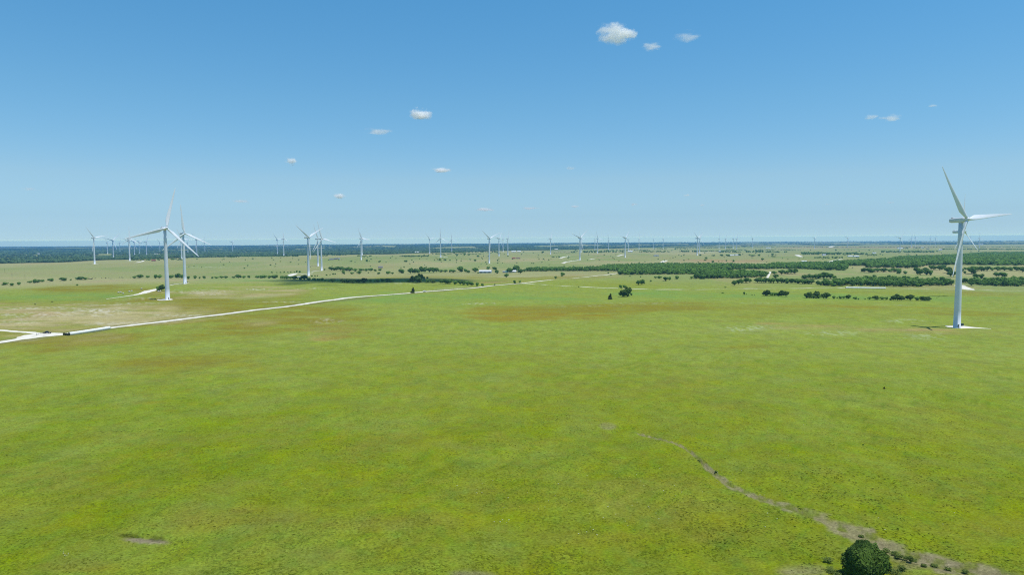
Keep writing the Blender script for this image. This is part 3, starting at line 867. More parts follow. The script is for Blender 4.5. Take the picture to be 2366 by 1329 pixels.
# every tree: (px, base py, width px, height px); a zoom (x0, y0, scale) converts the coordinates they were read in
TREES = []       # dicts
def rows(zoom, items, where, kind='tree', dark=0, cone=False, shared=None):
    x0, y0, s = zoom
    for q in items:
        px, py, w, h = x0 + q[0] / s, y0 + q[1] / s, q[2] / s, q[3] / s
        TREES.append(dict(px=px, py=py, w=w, h=h, where=where, kind=kind, dark=dark, cone=cone, shared=shared, area=w * h, p=None))
Z1, Z2, Z3, Z4, Z5 = (0, 630, 4.732), (280, 430, 5.9075), (560, 480, 5.9075), (900, 500, 5.9075), (1200, 500, 5.9075)
ZA, ZB, ZC = (1560, 580, 7.887), (1820, 570, 7.887), (2080, 560, 8.273)
rows(Z1, [(57, 138, 60, 30), (127, 146, 45, 28), (205, 138, 40, 32), (330, 116, 50, 24), (380, 104, 40, 30), (410, 116, 70, 34), (468, 106, 38, 26), (558, 98, 60, 32),
          (692, 94, 70, 36), (775, 88, 22, 16), (850, 82, 60, 26), (890, 82, 70, 34), (935, 80, 50, 26), (845, 145, 25, 18)], 'in the sparse bush row at the left edge', 'bush')
rows(Z1, [(1470, 66, 38, 26), (1530, 64, 65, 40), (1615, 62, 40, 28), (1700, 66, 42, 40), (1745, 66, 55, 38), (1870, 66, 60, 35), (1945, 66, 60, 50), (1990, 66, 50, 40)],
     'in the hedgerow behind the left hill turbine', 'tree')
rows(Z1, [(1765, 203, 75, 62), (1728, 200, 40, 45)], 'beside the left hill turbine tower', 'bush', 1)
rows(Z2, [(915, 1272, 45, 38), (1005, 1272, 45, 44), (1070, 1270, 28, 30), (1135, 1270, 45, 38), (1245, 1268, 32, 28), (1300, 1266, 60, 28), (1370, 1262, 60, 32), (1430, 1260, 50, 30),
          (1530, 1260, 50, 22), (1600, 1260, 80, 46), (1680, 1260, 45, 32), (1740, 1256, 40, 30), (1860, 1258, 60, 32), (1935, 1258, 80, 38), (2025, 1262, 60, 36), (2105, 1262, 75, 44),
          (2200, 1268, 60, 36), (2260, 1272, 80, 42)], 'in the hedgerow between the hill pair and the trio')
rows(Z3, [(205, 964, 60, 32), (265, 964, 60, 36), (315, 960, 45, 30), (370, 964, 50, 34), (440, 966, 80, 42), (550, 972, 70, 38), (610, 976, 80, 44), (655, 978, 60, 40), (720, 984, 75, 48),
          (800, 988, 60, 42), (845, 992, 80, 66), (905, 996, 60, 36), (975, 1002, 60, 38), (1035, 1004, 50, 36), (1085, 1006, 60, 42), (1130, 1010, 30, 28), (1180, 1014, 40, 28), (1232, 1018, 75, 44)],
     'in the hedgerow below the trio of turbines')
rows(Z3, [(1370, 1026, 70, 48), (1440, 1028, 80, 50), (1510, 1030, 80, 48), (1590, 1028, 90, 44), (1665, 1026, 85, 58), (1750, 1020, 48, 42), (1805, 1020, 28, 28), (1850, 1016, 60, 32), (1910, 1016, 55, 44),
          (1980, 1016, 80, 44), (2045, 1014, 60, 30), (2265, 1016, 45, 28)], 'in the dark shaded hedgerow right of the trio', 'tree', 1)  # overhead cloud's shadow is also put into the darker crown colour
rows(Z3, [(1215, 858, 80, 46), (1290, 860, 90, 52), (1345, 862, 80, 52), (1400, 866, 70, 44), (1460, 870, 90, 52), (1540, 874, 62, 42), (1620, 868, 75, 36), (1690, 870, 65, 36), (1755, 872, 70, 44), (1810, 872, 42, 28)],
     'in the grove on the plain right of the trio')
rows(Z3, [(1880, 868, 48, 34), (1378, 910, 52, 46), (1495, 912, 52, 28), (1595, 910, 62, 46), (1865, 912, 46, 28), (1985, 912, 70, 40), (2050, 910, 42, 26), (2170, 896, 72, 50), (1720, 898, 18, 18)],
     'standing loosely below the grove right of the trio')
rows(Z3, [(400, 892, 28, 16), (470, 892, 18, 12), (520, 890, 24, 14), (570, 890, 24, 20), (620, 890, 22, 14), (660, 888, 22, 14), (710, 888, 20, 14), (745, 888, 24, 28), (785, 888, 34, 24), (950, 945, 32, 20),
          (990, 942, 24, 18), (1022, 938, 22, 14), (1148, 930, 28, 18), (1240, 920, 28, 24), (1268, 918, 22, 22), (1198, 925, 18, 14)], 'around the foot of the trio of turbines', 'bush')
rows(Z4, [(160, 778, 76, 54), (285, 784, 76, 72), (345, 782, 72, 60), (385, 782, 60, 56), (430, 770, 60, 78), (485, 770, 70, 66), (545, 770, 80, 66), (600, 770, 70, 66), (645, 768, 55, 62), (700, 766, 70, 34),
          (760, 766, 70, 34), (835, 766, 44, 36), (870, 772, 70, 40), (962, 762, 84, 72), (1035, 766, 52, 46), (1070, 772, 58, 32), (1168, 766, 84, 60)], 'in the tree row left of the long pale barn')
rows(Z4, [(1350, 728, 52, 38), (1432, 734, 66, 38), (1460, 782, 58, 44)], 'beside the long pale barn')
rows(Z4, [(1635, 770, 92, 60), (1725, 762, 94, 84), (1785, 782, 72, 58), (1840, 760, 52, 38)], 'around the white house right of the barn')
rows(Z4, [(20, 900, 60, 30), (262, 900, 32, 30), (310, 902, 72, 78), (380, 908, 110, 90), (415, 900, 90, 104), (470, 866, 40, 40), (515, 860, 30, 34), (525, 912, 62, 48), (590, 914, 76, 44)],
     'in the dark clump left of the long gravel road', 'tree', 1)  # darker foliage here paints in the cloud shade too
rows(Z4, [(705, 920, 62, 54), (770, 926, 80, 66), (825, 926, 80, 64), (905, 932, 62, 48), (965, 938, 70, 58), (1020, 940, 70, 56), (1070, 942, 60, 50), (1115, 946, 70, 48), (1200, 954, 46, 46), (1265, 955, 40, 34)],
     'in the hedge running down to the gravel road')
rows(Z4, [(320, 1047, 66, 72)], 'dark green cone-shaped juniper beside the gravel road near the white pickup', 'juniper', 0, True)
rows(Z4, [(1705, 925, 40, 46), (1780, 912, 32, 32), (1435, 945, 26, 22)], 'beside the fork of the gravel road', 'tree')
rows(Z4, [(1595, 836, 58, 50), (2267, 854, 40, 36), (2360, 820, 60, 50), (1210, 782, 30, 16)], 'standing alone on the brown field near the fork', 'tree')
rows(Z5, [(1240, 1134, 72, 72)], 'pointed dark juniper left of the big round tree in mid field', 'juniper', 0, True)
rows(Z5, [(1410, 1098, 100, 82), (1478, 1094, 110, 116), (1440, 1100, 90, 70), (1525, 1082, 34, 30)], 'in the big round clump alone in mid field', 'tree', 1)
rows(Z5, [(1380, 985, 52, 44), (1435, 984, 56, 42), (1625, 940, 60, 60), (1675, 935, 72, 64), (1795, 895, 30, 24), (1860, 850, 50, 30), (1915, 850, 60, 32), (1995, 885, 64, 54), (2050, 876, 52, 46), (2155, 860, 58, 44),
          (2350, 856, 40, 34), (1215, 782, 26, 18), (1510, 826, 22, 16), (1655, 834, 22, 16), (1250, 810, 18, 14), (810, 968, 18, 12)], 'scattered on the field before the big wood')
rows(ZA, [(30, 508, 62, 48), (1255, 800, 38, 48), (1295, 798, 18, 16), (915, 670, 42, 16), (870, 774, 50, 16), (1400, 810, 20, 14), (1445, 810, 16, 14)], 'scattered on the grass before the right wood', 'bush')
rows(ZA, [(1080, 632, 92, 84), (1150, 612, 92, 84), (1205, 592, 84, 76), (1290, 586, 112, 88), (1360, 578, 72, 66)], 'in the clump left of the right tree row')
rows(ZA, [(1500, 580, 120, 84), (1570, 582, 110, 84), (1640, 582, 110, 86), (1705, 582, 100, 80), (1790, 588, 110, 86), (1870, 588, 110, 82), (1940, 590, 110, 84), (2050, 592, 120, 84), (2130, 594, 100, 84),
          (2230, 596, 110, 80), (2320, 600, 120, 80)], 'in the straight tree row before the right wood')
rows(ZB, [(60, 672, 110, 78), (180, 672, 120, 76), (270, 676, 110, 76), (350, 678, 110, 76), (430, 684, 110, 78)], 'in the straight tree row before the right wood')
rows(ZA, [(1805, 428, 92, 58), (1940, 430, 112, 78), (2050, 422, 100, 68), (2110, 418, 100, 82), (2185, 416, 100, 82), (1835, 498, 92, 66), (2345, 514, 84, 66)], 'in the small groves behind the straight tree row')
rows(ZB, [(310, 594, 112, 74), (410, 590, 112, 78), (500, 590, 112, 78), (590, 586, 100, 86), (650, 584, 110, 108), (715, 584, 110, 100), (780, 586, 110, 84), (840, 590, 90, 62)], 'in the raised grove left of the front wood')
rows(ZB, [(1390, 470, 112, 72), (1480, 474, 130, 78), (1570, 470, 92, 64), (1640, 466, 110, 68), (1750, 466, 120, 68), (1860, 470, 92, 58), (1940, 466, 120, 68), (2030, 466, 92, 58), (2035, 504, 86, 66), (2145, 504, 76, 56)],
     'in the long grove between the two right woods')
rows(ZC, [(320, 580, 112, 92), (380, 630, 120, 104), (480, 566, 100, 78), (500, 626, 120, 92), (570, 630, 92, 92), (290, 500, 112, 84), (140, 496, 112, 62), (580, 506, 82, 58), (640, 530, 100, 78), (755, 536, 112, 84),
          (830, 506, 92, 72), (910, 592, 130, 112), (960, 660, 112, 102), (1010, 660, 100, 92)], 'scattered left of the big right turbine tower')
rows(ZC, [(1190, 570, 62, 62), (1230, 600, 52, 46), (1365, 602, 172, 130), (1250, 530, 82, 48), (1480, 546, 92, 74), (1550, 556, 120, 88), (1660, 552, 112, 84), (1760, 546, 82, 62), (1860, 546, 112, 72), (1990, 546, 112, 72),
          (2100, 550, 100, 68), (2220, 546, 112, 78), (2300, 546, 90, 70), (2340, 576, 92, 92), (1440, 686, 92, 78), (1550, 696, 100, 84), (1840, 656, 100, 74), (1950, 656, 150, 78), (1355, 834, 112, 88), (1480, 814, 92, 74)],
     'right of the big right turbine tower')
rows(ZA, [(1640, 820, 100, 84), (1690, 824, 84, 100), (1745, 822, 80, 58), (1810, 822, 90, 62), (1870, 826, 90, 60), (1945, 832, 110, 100), (2020, 834, 110, 88)], 'in the left clump of the front tree line', 'tree', 1)
rows(ZB, [(345, 940, 100, 82), (405, 942, 120, 104), (530, 942, 112, 118), (470, 944, 110, 60), (570, 944, 90, 50), (650, 946, 110, 80), (710, 946, 130, 92)], 'in the second clump of the front tree line', 'tree', 1)
rows(ZB, [(845, 950, 64, 44), (900, 950, 32, 28), (960, 953, 72, 48), (1020, 954, 52, 50), (1105, 962, 96, 72), (1230, 964, 72, 44), (1290, 968, 32, 24), (1410, 968, 26, 22), (1490, 968, 62, 50), (1600, 970, 112, 64),
          (1720, 974, 82, 54), (1800, 972, 62, 50)], 'in the gappy middle of the front tree line', 'bush', 1)
rows(ZB, [(1920, 982, 110, 80), (2000, 982, 120, 104), (2080, 982, 110, 76), (2230, 982, 150, 92)], 'in the right clump of the front tree line', 'tree', 1)
rows(ZC, [(330, 1114, 92, 64), (430, 1116, 120, 76), (520, 1116, 130, 70)], 'in the right clump of the front tree line', 'tree', 1)
rows(Z4, [(470, 552, 26, 24), (525, 550, 30, 18), (690, 610, 38, 30), (220, 622, 46, 20), (215, 554, 52, 20), (265, 554, 52, 20), (322, 554, 62, 18), (740, 528, 42, 14), (925, 544, 30, 22), (1025, 528, 42, 28), (1083, 534, 36, 18),
          (1205, 558, 40, 26), (1165, 616, 38, 26), (1475, 616, 22, 24), (1315, 634, 20, 16), (1738, 642, 18, 14), (1940, 648, 16, 14), (1965, 650, 26, 16), (2090, 504, 42, 24), (2235, 562, 46, 14), (2312, 562, 32, 16),
          (760, 604, 52, 20), (825, 608, 22, 18), (145, 552, 22, 12), (655, 598, 20, 16), (615, 602, 18, 14), (635, 520, 24, 14), (880, 506, 46, 26), (1500, 516, 40, 16), (1617, 548, 24, 14)], 'dotted over the far plain at the middle', 'tree')
rows(Z3, [(72, 800, 20, 18), (385, 790, 26, 16), (1485, 740, 36, 16), (1697, 742, 34, 32), (1875, 746, 42, 22), (2230, 742, 50, 24), (1590, 662, 32, 14), (1685, 664, 32, 14), (1125, 855, 20, 20)], 'dotted over the far plain above the trio hollow', 'tree')
rows(ZA, [(565, 150, 50, 36), (545, 180, 50, 24), (685, 218, 52, 40), (935, 192, 30, 28), (1065, 205, 40, 40), (1588, 176, 54, 44), (460, 90, 44, 28), (700, 96, 70, 24), (850, 98, 70, 32), (960, 100, 90, 32), (1175, 88, 54, 34),
          (1410, 98, 110, 26), (1530, 98, 50, 36), (1775, 84, 50, 36), (1790, 110, 100, 18)], 'dotted around the reddish field', 'tree')
# small far dots without a place of their own in the list above
FAR = []
def farline(x0, x1, y, h, gap=0.25):
    s = 7.5 * FPX / max(1200, ground_at((x0 + x1) / 2, y).y)
    x = x0
    while x < x1:
        if random.random() > gap:
            FAR.append((x, y + random.uniform(-0.5, 0.5), s * random.uniform(0.9, 1.9), h * random.uniform(0.6, 1.1)))
        x += s * random.uniform(0.5, 1.2)
for q in [(1512, 1541, 576, 2.6), (1559, 1589, 576, 2.6), (1500, 1546, 583, 3.5), (1571, 1610, 583, 5), (1664, 1717, 584, 3.5), (1725, 1778, 584, 6), (1781, 1800, 584, 4), (1806, 1817, 584, 4), (1852, 1900, 587, 5),
          (1666, 1693, 573.6, 3), (1678, 1728, 578.4, 2.6), (1884, 1905, 596, 2.5), (1851, 2003, 589, 5.5), (1860, 2000, 586.5, 4), (1885, 1947, 597, 4.5), (2000, 2032, 590, 3.5), (2037, 2172, 584, 4), (2037, 2170, 582, 3),
          (2084, 2098, 575, 3), (2110, 2135, 575, 2.5), (1349, 1392, 584.5, 5), (1393, 1440, 583.6, 4), (1360, 1420, 581, 3), (1275, 1340, 584.5, 1.6), (1478, 1504, 583, 4.5), (1320, 1330, 584, 4), (560, 690, 593.2, 3.2),
          (480, 560, 595, 3), (690, 800, 590.5, 2.5), (930, 990, 593, 3.5), (900, 1000, 585.5, 3), (1000, 1150, 584, 2.6), (1040, 1070, 585, 4), (740, 760, 592, 3), (826, 850, 592, 2.4), (2175, 2366, 577, 2.6),
          (1600, 1700, 581, 2.5), (1500, 1900, 571, 1.5), (1900, 2366, 572, 1.5), (1740, 1850, 578, 2), (1560, 1660, 573.5, 1.6), (1000, 1120, 588, 2.0), (300, 420, 601.5, 3), (330, 420, 599.5, 3), (1400, 1500, 579, 2)]:
    farline(*q)
for k in range(330):
    px = random.uniform(420, 2366); py = random.choice((random.uniform(577, 602), random.uniform(590, 622)))
    if wood_mask(np.array([ground_at(px, py).x]), np.array([ground_at(px, py).y]))[0] > 0.3: continue
    FAR.append((px, py, random.uniform(2.0, 5), random.uniform(1.4, 3.2)))

WOODS = [
 [(1596, 644), (1613, 645.5), (1699, 643.5), (1737, 642), (1772, 641.5), (1774, 636), (1745, 634), (1706, 632), (1674, 631), (1640, 632), (1625, 638)],
 [(1430, 635), (1445, 636), (1505, 635), (1560, 634.5), (1607, 634.5), (1636, 636), (1650, 630), (1700, 622.5), (1776, 622.5), (1776, 618), (1700, 615), (1560, 614), (1480, 614), (1437, 616), (1391, 619), (1391, 627), (1425, 627), (1432, 631)],
 [(1217, 627.5), (1300, 627), (1392, 626.5), (1392, 622), (1330, 624), (1260, 624), (1217, 625)],
 [(1776, 622.5), (1801, 621.5), (1860, 622), (1890, 624), (1957, 625.8), (1958, 617), (1950, 612), (1905, 611), (1860, 612), (1800, 612), (1776, 615)],
 [(1928, 611), (1957, 614.4), (2000, 615), (2004, 619.5), (2035, 619), (2080, 619), (2120, 618), (2147, 613.5), (2201, 612.5), (2366, 613.5), (2500, 613.5), (2500, 585), (2366, 585), (2275, 586), (2200, 592), (2157, 594.5), (2080, 596), (2060, 601), (2000, 604), (1928, 608)],
 [(1880, 660), (1909, 661), (1940, 662.3), (1978, 660.7), (2035, 662.3), (2128, 662.6), (2201, 660), (2201, 655), (2157, 651), (2120, 650), (2048, 648), (1978, 649), (1947, 653), (1905, 657)],
 [(2221, 654), (2252, 657), (2271, 660), (2346, 662.5), (2366, 662), (2470, 662), (2470, 649), (2366, 649), (2322, 651), (2273, 653), (2222, 652)],
]
WNAME = ['in the wood below the big wood right of centre', 'in the big wood right of centre', 'in the tree belt right of the white house', 'in the wood below the reddish field',
         'in the far right wood', 'at the wood behind the white bale row', 'in the wood right of the big right turbine']
def inside(px, py, poly):
    c = False
    for (x1, y1), (x2, y2) in zip(poly, poly[1:] + poly[:1]):
        if (y1 > py) != (y2 > py) and px < (x2 - x1) * (py - y1) / (y2 - y1) + x1: c = not c
    return c
for wi, poly in enumerate(WOODS):
    wp = [ground_at(min(a, 2500), b) for a, b in poly]
    P2 = [(p.x, p.y) for p in wp]
    xs, ys = [p[0] for p in P2], [p[1] for p in P2]
    sp = 8.2 if wi != 4 else 12.0
    y = min(ys)
    while y < max(ys):
        x = min(xs)
        while x < max(xs):
            qx, qy = x + random.uniform(-.45, .45) * sp, y + random.uniform(-.45, .45) * sp
            if inside(qx, qy, P2):
                w = random.uniform(0.8, 1.35) * sp; h = random.uniform(4.6, 10.2)
                # only trees near the front of the wood show whole
                front = not (inside(qx * 0.985, qy * 0.985, P2))
                TREES.append(dict(px=0, py=0, w=0, h=0, where=WNAME[wi], kind='tree', dark=0, cone=False, shared=True, p=(qx, qy, w, h),
                                  area=(w * h) * (FPX / qy) ** 2 * (0.9 if front else 0.3)))
            x += sp
        y += sp

for t in TREES:
    if t['p'] is None:
        g = ground_at(t['px'], t['py'])
        s = g.y / FPX
        t['p'] = (g.x, g.y, t['w'] * s * 1.18, t['h'] * s * 1.18)
TREES.sort(key=lambda t: -t['area'])
LIM = 296
IND, REST = TREES[:LIM], TREES[LIM:]
for p in FAR:
    g = ground_at(p[0], p[1]); s = g.y / FPX
    REST.append(dict(p=(g.x, g.y, p[2] * s, p[3] * s), dark=0))
byrow = {}
for t in IND: byrow.setdefault((t['where'], t['kind']), []).append(t)
# a row holding trees and lone juniper: ordinals run left to right in each row
for (where, kind), ts in byrow.items():
    ts.sort(key=lambda t: t['p'][0] / t['p'][1])
    big = max(t['h'] for t in ts) if not ts[0]['shared'] else 0
    for i, t in enumerate(ts):
        x, y, w, h = t['p']
        z = float(T0(x, y))
        name = {'tree': 'broadleaf_tree', 'bush': 'round_bush', 'juniper': 'juniper_tree'}[kind]
        o = empty(name, (x, y, z - 0.05), random.uniform(0, 6.28))
        o.scale = (w, w, h)
        if t['cone']: lab = where
        elif t['shared']: lab = 'leafy green tree with rounded crown ' + where
        else:
            ad = 'dark' if t['dark'] else ('tallest' if t['h'] == big and len(ts) > 2 else 'wide' if t['w'] > 2.0 * t['h'] else 'small' if t['h'] < 4 else 'round')
            lab = f'{ad} {kind} {where}' + (f', {ordinal(i)} from left' if len(ts) > 1 else '')
        grp = {'tree': 'leafy trees of the hedgerows and woods', 'bush': 'low bushes along the field rows', 'juniper': 'pointed junipers on the field'}[kind] if not t['shared'] else 'trees ' + where
        tag(o, lab, kind, grp)
        cr = random.choice(CR_CONE if t['cone'] else CR_DARK if t['dark'] else CR_MID)
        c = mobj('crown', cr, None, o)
        if kind != 'bush': mobj('trunk', random.choice(ME_TRUNK), None, o)

def merged_trees(name, items, label):
    V, F, C, off = [], [], [], 0
    for t in items:
        x, y, w, h = t['p']
        v, f, c = random.choice(LOW)
        a = random.uniform(0, 6.28); ca, sa = math.cos(a), math.sin(a)
        z = float(T0(x, y))
        V.append(np.c_[(v[:, 0] * ca - v[:, 1] * sa) * w + x, (v[:, 0] * sa + v[:, 1] * ca) * w + y, v[:, 2] * h + z - 0.05])
        F.append(f + off); C.append(np.clip(c + random.uniform(-0.1, 0.5), 0, 1)); off += len(v)
    me = mesh_np(name, np.vstack(V), np.vstack(F), False, {'tint': ('FLOAT', 'POINT', np.concatenate(C))})
    return tag(mobj(name, me, M_leaf), label, 'woodland', kind='stuff')
merged_trees('woodland', REST, 'remaining small trees of the woods and far rows')

def far_forest():
    V, F, C, off = [], [], [], 0
    iv, jf = ICO[1]
    up = iv[:, 2] > -0.3
    n = 26000
    a = rng.uniform(math.radians(-41), math.radians(41), n)
    e = np.interp(a, _fa, _fd)
    d = e * np.exp(rng.uniform(0, 1, n) ** 1.2 * 1.25) * 0.985
    x, y = d * np.sin(a), d * np.cos(a)
    m = (wood_mask(x, y) > 0.55) & (rng.uniform(0, 1, n) < np.where(a > 0.05, 0.6, 1))
    x, y, d = x[m], y[m], d[m]
    z = T0(x, y)
    sz = np.clip(d / 300, 9, 30) * rng.uniform(0.7, 1.3, len(d)); hh = rng.uniform(6, 10, len(d))
    jit = 1 + rng.normal(0, 0.14, (len(d), len(iv)))
    VV = np.stack([iv[None, :, 0] * jit * sz[:, None] * 0.6 + x[:, None], iv[None, :, 1] * jit * sz[:, None] * 0.6 + y[:, None], iv[None, :, 2] * jit * hh[:, None] * 0.75 + z[:, None] + hh[:, None] * .25], -1)
    FF = (jf[None] + (np.arange(len(d)) * len(iv))[:, None, None]).reshape(-1, 3)
    CC = np.clip(rng.uniform(0.0, 0.75, len(d))[:, None] + rng.normal(0, .12, (len(d), len(iv))), 0, 1)
    me = mesh_np('distant_forest', VV.reshape(-1, 3), FF, False, {'tint': ('FLOAT', 'POINT', CC.ravel())})
    tag(mobj('distant_forest', me, M_forest), 'dark blue-green forest filling the low land to the horizon', 'forest', kind='stuff')
far_forest()

# ------------------------------------------------------------------ the big near bush and the scrub along the dry gully
def near_plant(px, py, wpx, hpx, label, name, cat, mat, n, leaf, lobes, group=None, trunk=False, seed=0):
    g = ground_at(px, py); s = g.y / FPX
    o = tag(empty(name, (g.x, g.y, float(T(g.x, g.y)) - 0.05), random.uniform(0, 6)), label, cat, group)
    w, h = wpx * s, hpx * s
    V, F, C = crown_arrays(seed, n, leaf / w, lobes, core_sub=2 if n > 2000 else 1, core=0.78 if n > 2000 else 0.25, spread=(0.74, 1.28) if n > 2000 else (0.3, 1.7))
    if n > 2000:
        V[:, 2] = np.maximum(V[:, 2] * 1.2 - 0.2, 0.0)
        a = np.arctan2(V[:, 1], V[:, 0])
        V[:, :2] *= (1 + 0.34 * (fbm(np.cos(a) * 2.2 + 5, np.sin(a) * 2.2 + V[:, 2] * 2.5, 91, 3) - 0.5))[:, None]
        V[:, 2] *= 1 + 0.45 * (fbm(V[:, 0] * 4 + 3, V[:, 1] * 4, 92, 2) - 0.5)
    V = V * np.array([w, w, h])
    me = mesh_np('crown', V, F, False, {'tint': ('FLOAT', 'POINT', C)})
    mobj('foliage', me, mat, o)
    if trunk:
        tr = mobj('trunk', ME_TRUNK[0], None, o); tr.scale = (w * 0.7, w * 0.7, h * 0.9)
near_plant(1999, 1332, 94, 78, 'large dense dark green bush at the lower right beside the dry gully', 'leafy_bush', 'bush', M_leafd, 30000, 0.16, 15, None, True, 501)
SCRUB = [(2066, 1278, 14, 16), (2076, 1289, 12, 18), (2092, 1292, 16, 14), (2103, 1300, 9, 22), (2112, 1292, 12, 12), (2048, 1268, 14, 12), (2190, 1314, 10, 14), (2160, 1304, 12, 10), (1914, 1296, 20, 16), (1920, 1318, 22, 14),
         (2084, 1319, 12, 18), (2231, 1321, 10, 12), (1990, 1232, 9, 7), (2135, 1310, 9, 9), (1655, 1090, 5, 5), (1615, 1064, 5, 5), (2070, 1326, 26, 16), (1940, 1329, 24, 18)]
SPOTS = ['just above the big bush', 'right of the big bush, on its gully side', 'in the gully right of the big bush', 'in the gully as a slim upright tuft', 'at the upper rim of the gully', 'touching the upper right of the big bush',
         'near the lower right end of the gully', 'midway along the lower gully', 'left of the big bush, the upper one', 'left of the big bush, the lower one', 'at the lower right foot of the big bush', 'rightmost along the gully',
         'above the big bush on the gully floor', 'on bare grey gully ground', 'where the upper gully bends, the lower one', 'where the upper gully bends, the upper one', 'at the bottom edge right of the big bush', 'at the bottom edge left of the big bush']
for i, (q, sp) in enumerate(zip(SCRUB, SPOTS)):
    q = (q[0], q[1], q[2] * 1.35, q[3] * 0.72)
    near_plant(*q, 'small green scrub plant ' + sp, 'scrub_plant', 'shrub', M_scrub, 300, 0.10, 6, 'scrub plants along the dry gully', False, 600 + i)

# ------------------------------------------------------------------ grass tufts and flowers on the near field
M_tuft = tint_material('grass_tuft_blades')
def _see_through(m, k):
    nt = m.node_tree
    tr = nt.nodes.new('ShaderNodeBsdfTranslucent'); mx = nt.nodes.new('ShaderNodeMixShader'); mx.inputs[0].default_value = k
    at = [q for q in nt.nodes if q.type == 'ATTRIBUTE'][0]
    nt.links.new(at.outputs['Color'], tr.inputs['Color'])
    nt.links.new(nt.nodes['Principled BSDF'].outputs[0], mx.inputs[1]); nt.links.new(tr.outputs[0], mx.inputs[2])
    nt.links.new(mx.outputs[0], nt.nodes['Material Output'].inputs['Surface'])
_see_through(M_tuft, 0.42)
def near_grass():
    n = 120000
    a = rng.uniform(math.radians(-39), math.radians(39), n)
    d = 112 * np.exp(rng.uniform(0, 1, n) ** 1.1 * 1.5)
    x, y = d * np.sin(a), d * np.cos(a)
    keep = (fbm(x / 6, y / 6, 61, 3) + rng.uniform(-.2, .2, n) > 0.50) & (gully_mask(x, y) < 0.4) & (rng.uniform(0, 1, n) < (1 - d / 470) * 1.4)
    x, y, d = x[keep], y[keep], d[keep]; n = len(x)
    z = T(x, y)
    tint = ground_tint(x, y) * rng.uniform(0.92, 1.22, (n, 1))
    h = rng.uniform(0.04, 0.13, n); w = rng.uniform(0.10, 0.28, n)
    V, F, C = [], [], []
    wa = 2.2 + (fbm(x / 30, y / 30, 66, 2) - 0.5) * 5.0 + rng.normal(0, 0.7, n)
    lx, ly = np.cos(wa), np.sin(wa)
    for k in range(3):
        t = rng.uniform(0, 6.28, n); c, s = np.cos(t), np.sin(t)
        ox, oy = rng.normal(0, 0.12, n), rng.normal(0, 0.12, n)
        b0 = np.c_[x + ox + ly * w, y + oy - lx * w, z - 0.03]; b1 = np.c_[x + ox - ly * w, y + oy + lx * w, z - 0.03]
        tp = np.c_[x + ox + lx * h * 4.0 + rng.normal(0, .08, n), y + oy + ly * h * 4.0 + rng.normal(0, .08, n), z + h]
        V.append(np.stack([b0, b1, tp], 1)); C.append(np.repeat(tint[:, None], 3, 1))
    V = np.concatenate(V).reshape(-1, 3); C = np.concatenate(C).reshape(-1, 3)
    F = np.arange(len(V)).reshape(-1, 3)
    c4 = np.ones((len(V), 4)); c4[:, :3] = np.clip(C, 0.003, .8)
    me = mesh_np('grass', V, F, False, {'tint': ('FLOAT_COLOR', 'POINT', c4)})
    tag(mobj('grass', me, M_tuft), 'short tufted green grass on the near field', 'grass', kind='stuff')
near_grass()
def flowers():
    V, F, C = [], [], []
    spots = [(1120, 1135, 30), (1240, 1165, 30), (1310, 1125, 35), (1345, 1155, 30), (1230, 1180, 20), (1350, 1225, 20), (1395, 1205, 40), (1450, 1105, 30), (1160, 1210, 15), (150, 1283, 12), (1530, 1185, 40), (1650, 1120, 40),
             (1440, 1180, 40), (1790, 1190, 40), (1720, 1120, 40), (1830, 1030, 60), (2240, 1200, 40), (2070, 1200, 40), (680, 1130, 15), (1570, 1130, 40)]
    for (px, py, r) in spots:
        for k in range(random.randint(3, 9)):
            g = ground_at(px + random.gauss(0, r), py + random.gauss(0, r * 0.4))
            z = float(T(g.x, g.y)); s = random.uniform(0.06, 0.15)
            c = random.choice(((.8, .8, .76), (.8, .8, .76), (.75, .62, .12)))
            for q in range(5):
                a = q * 1.257; i = len(V)
                V += [(g.x, g.y, z + 0.26), (g.x + s * math.cos(a - .5), g.y + s * math.sin(a - .5), z + 0.3), (g.x + s * math.cos(a + .5), g.y + s * math.sin(a + .5), z + 0.3)]
                F.append((i, i + 1, i + 2)); C += [c + (1,)] * 3
    me = mesh_np('wildflowers', V, F, False, {'tint': ('FLOAT_COLOR', 'POINT', C)})
    tag(mobj('wildflowers', me, M_tuft), 'specks of white and yellow wildflowers in the near grass', 'flowers', kind='stuff')
flowers()

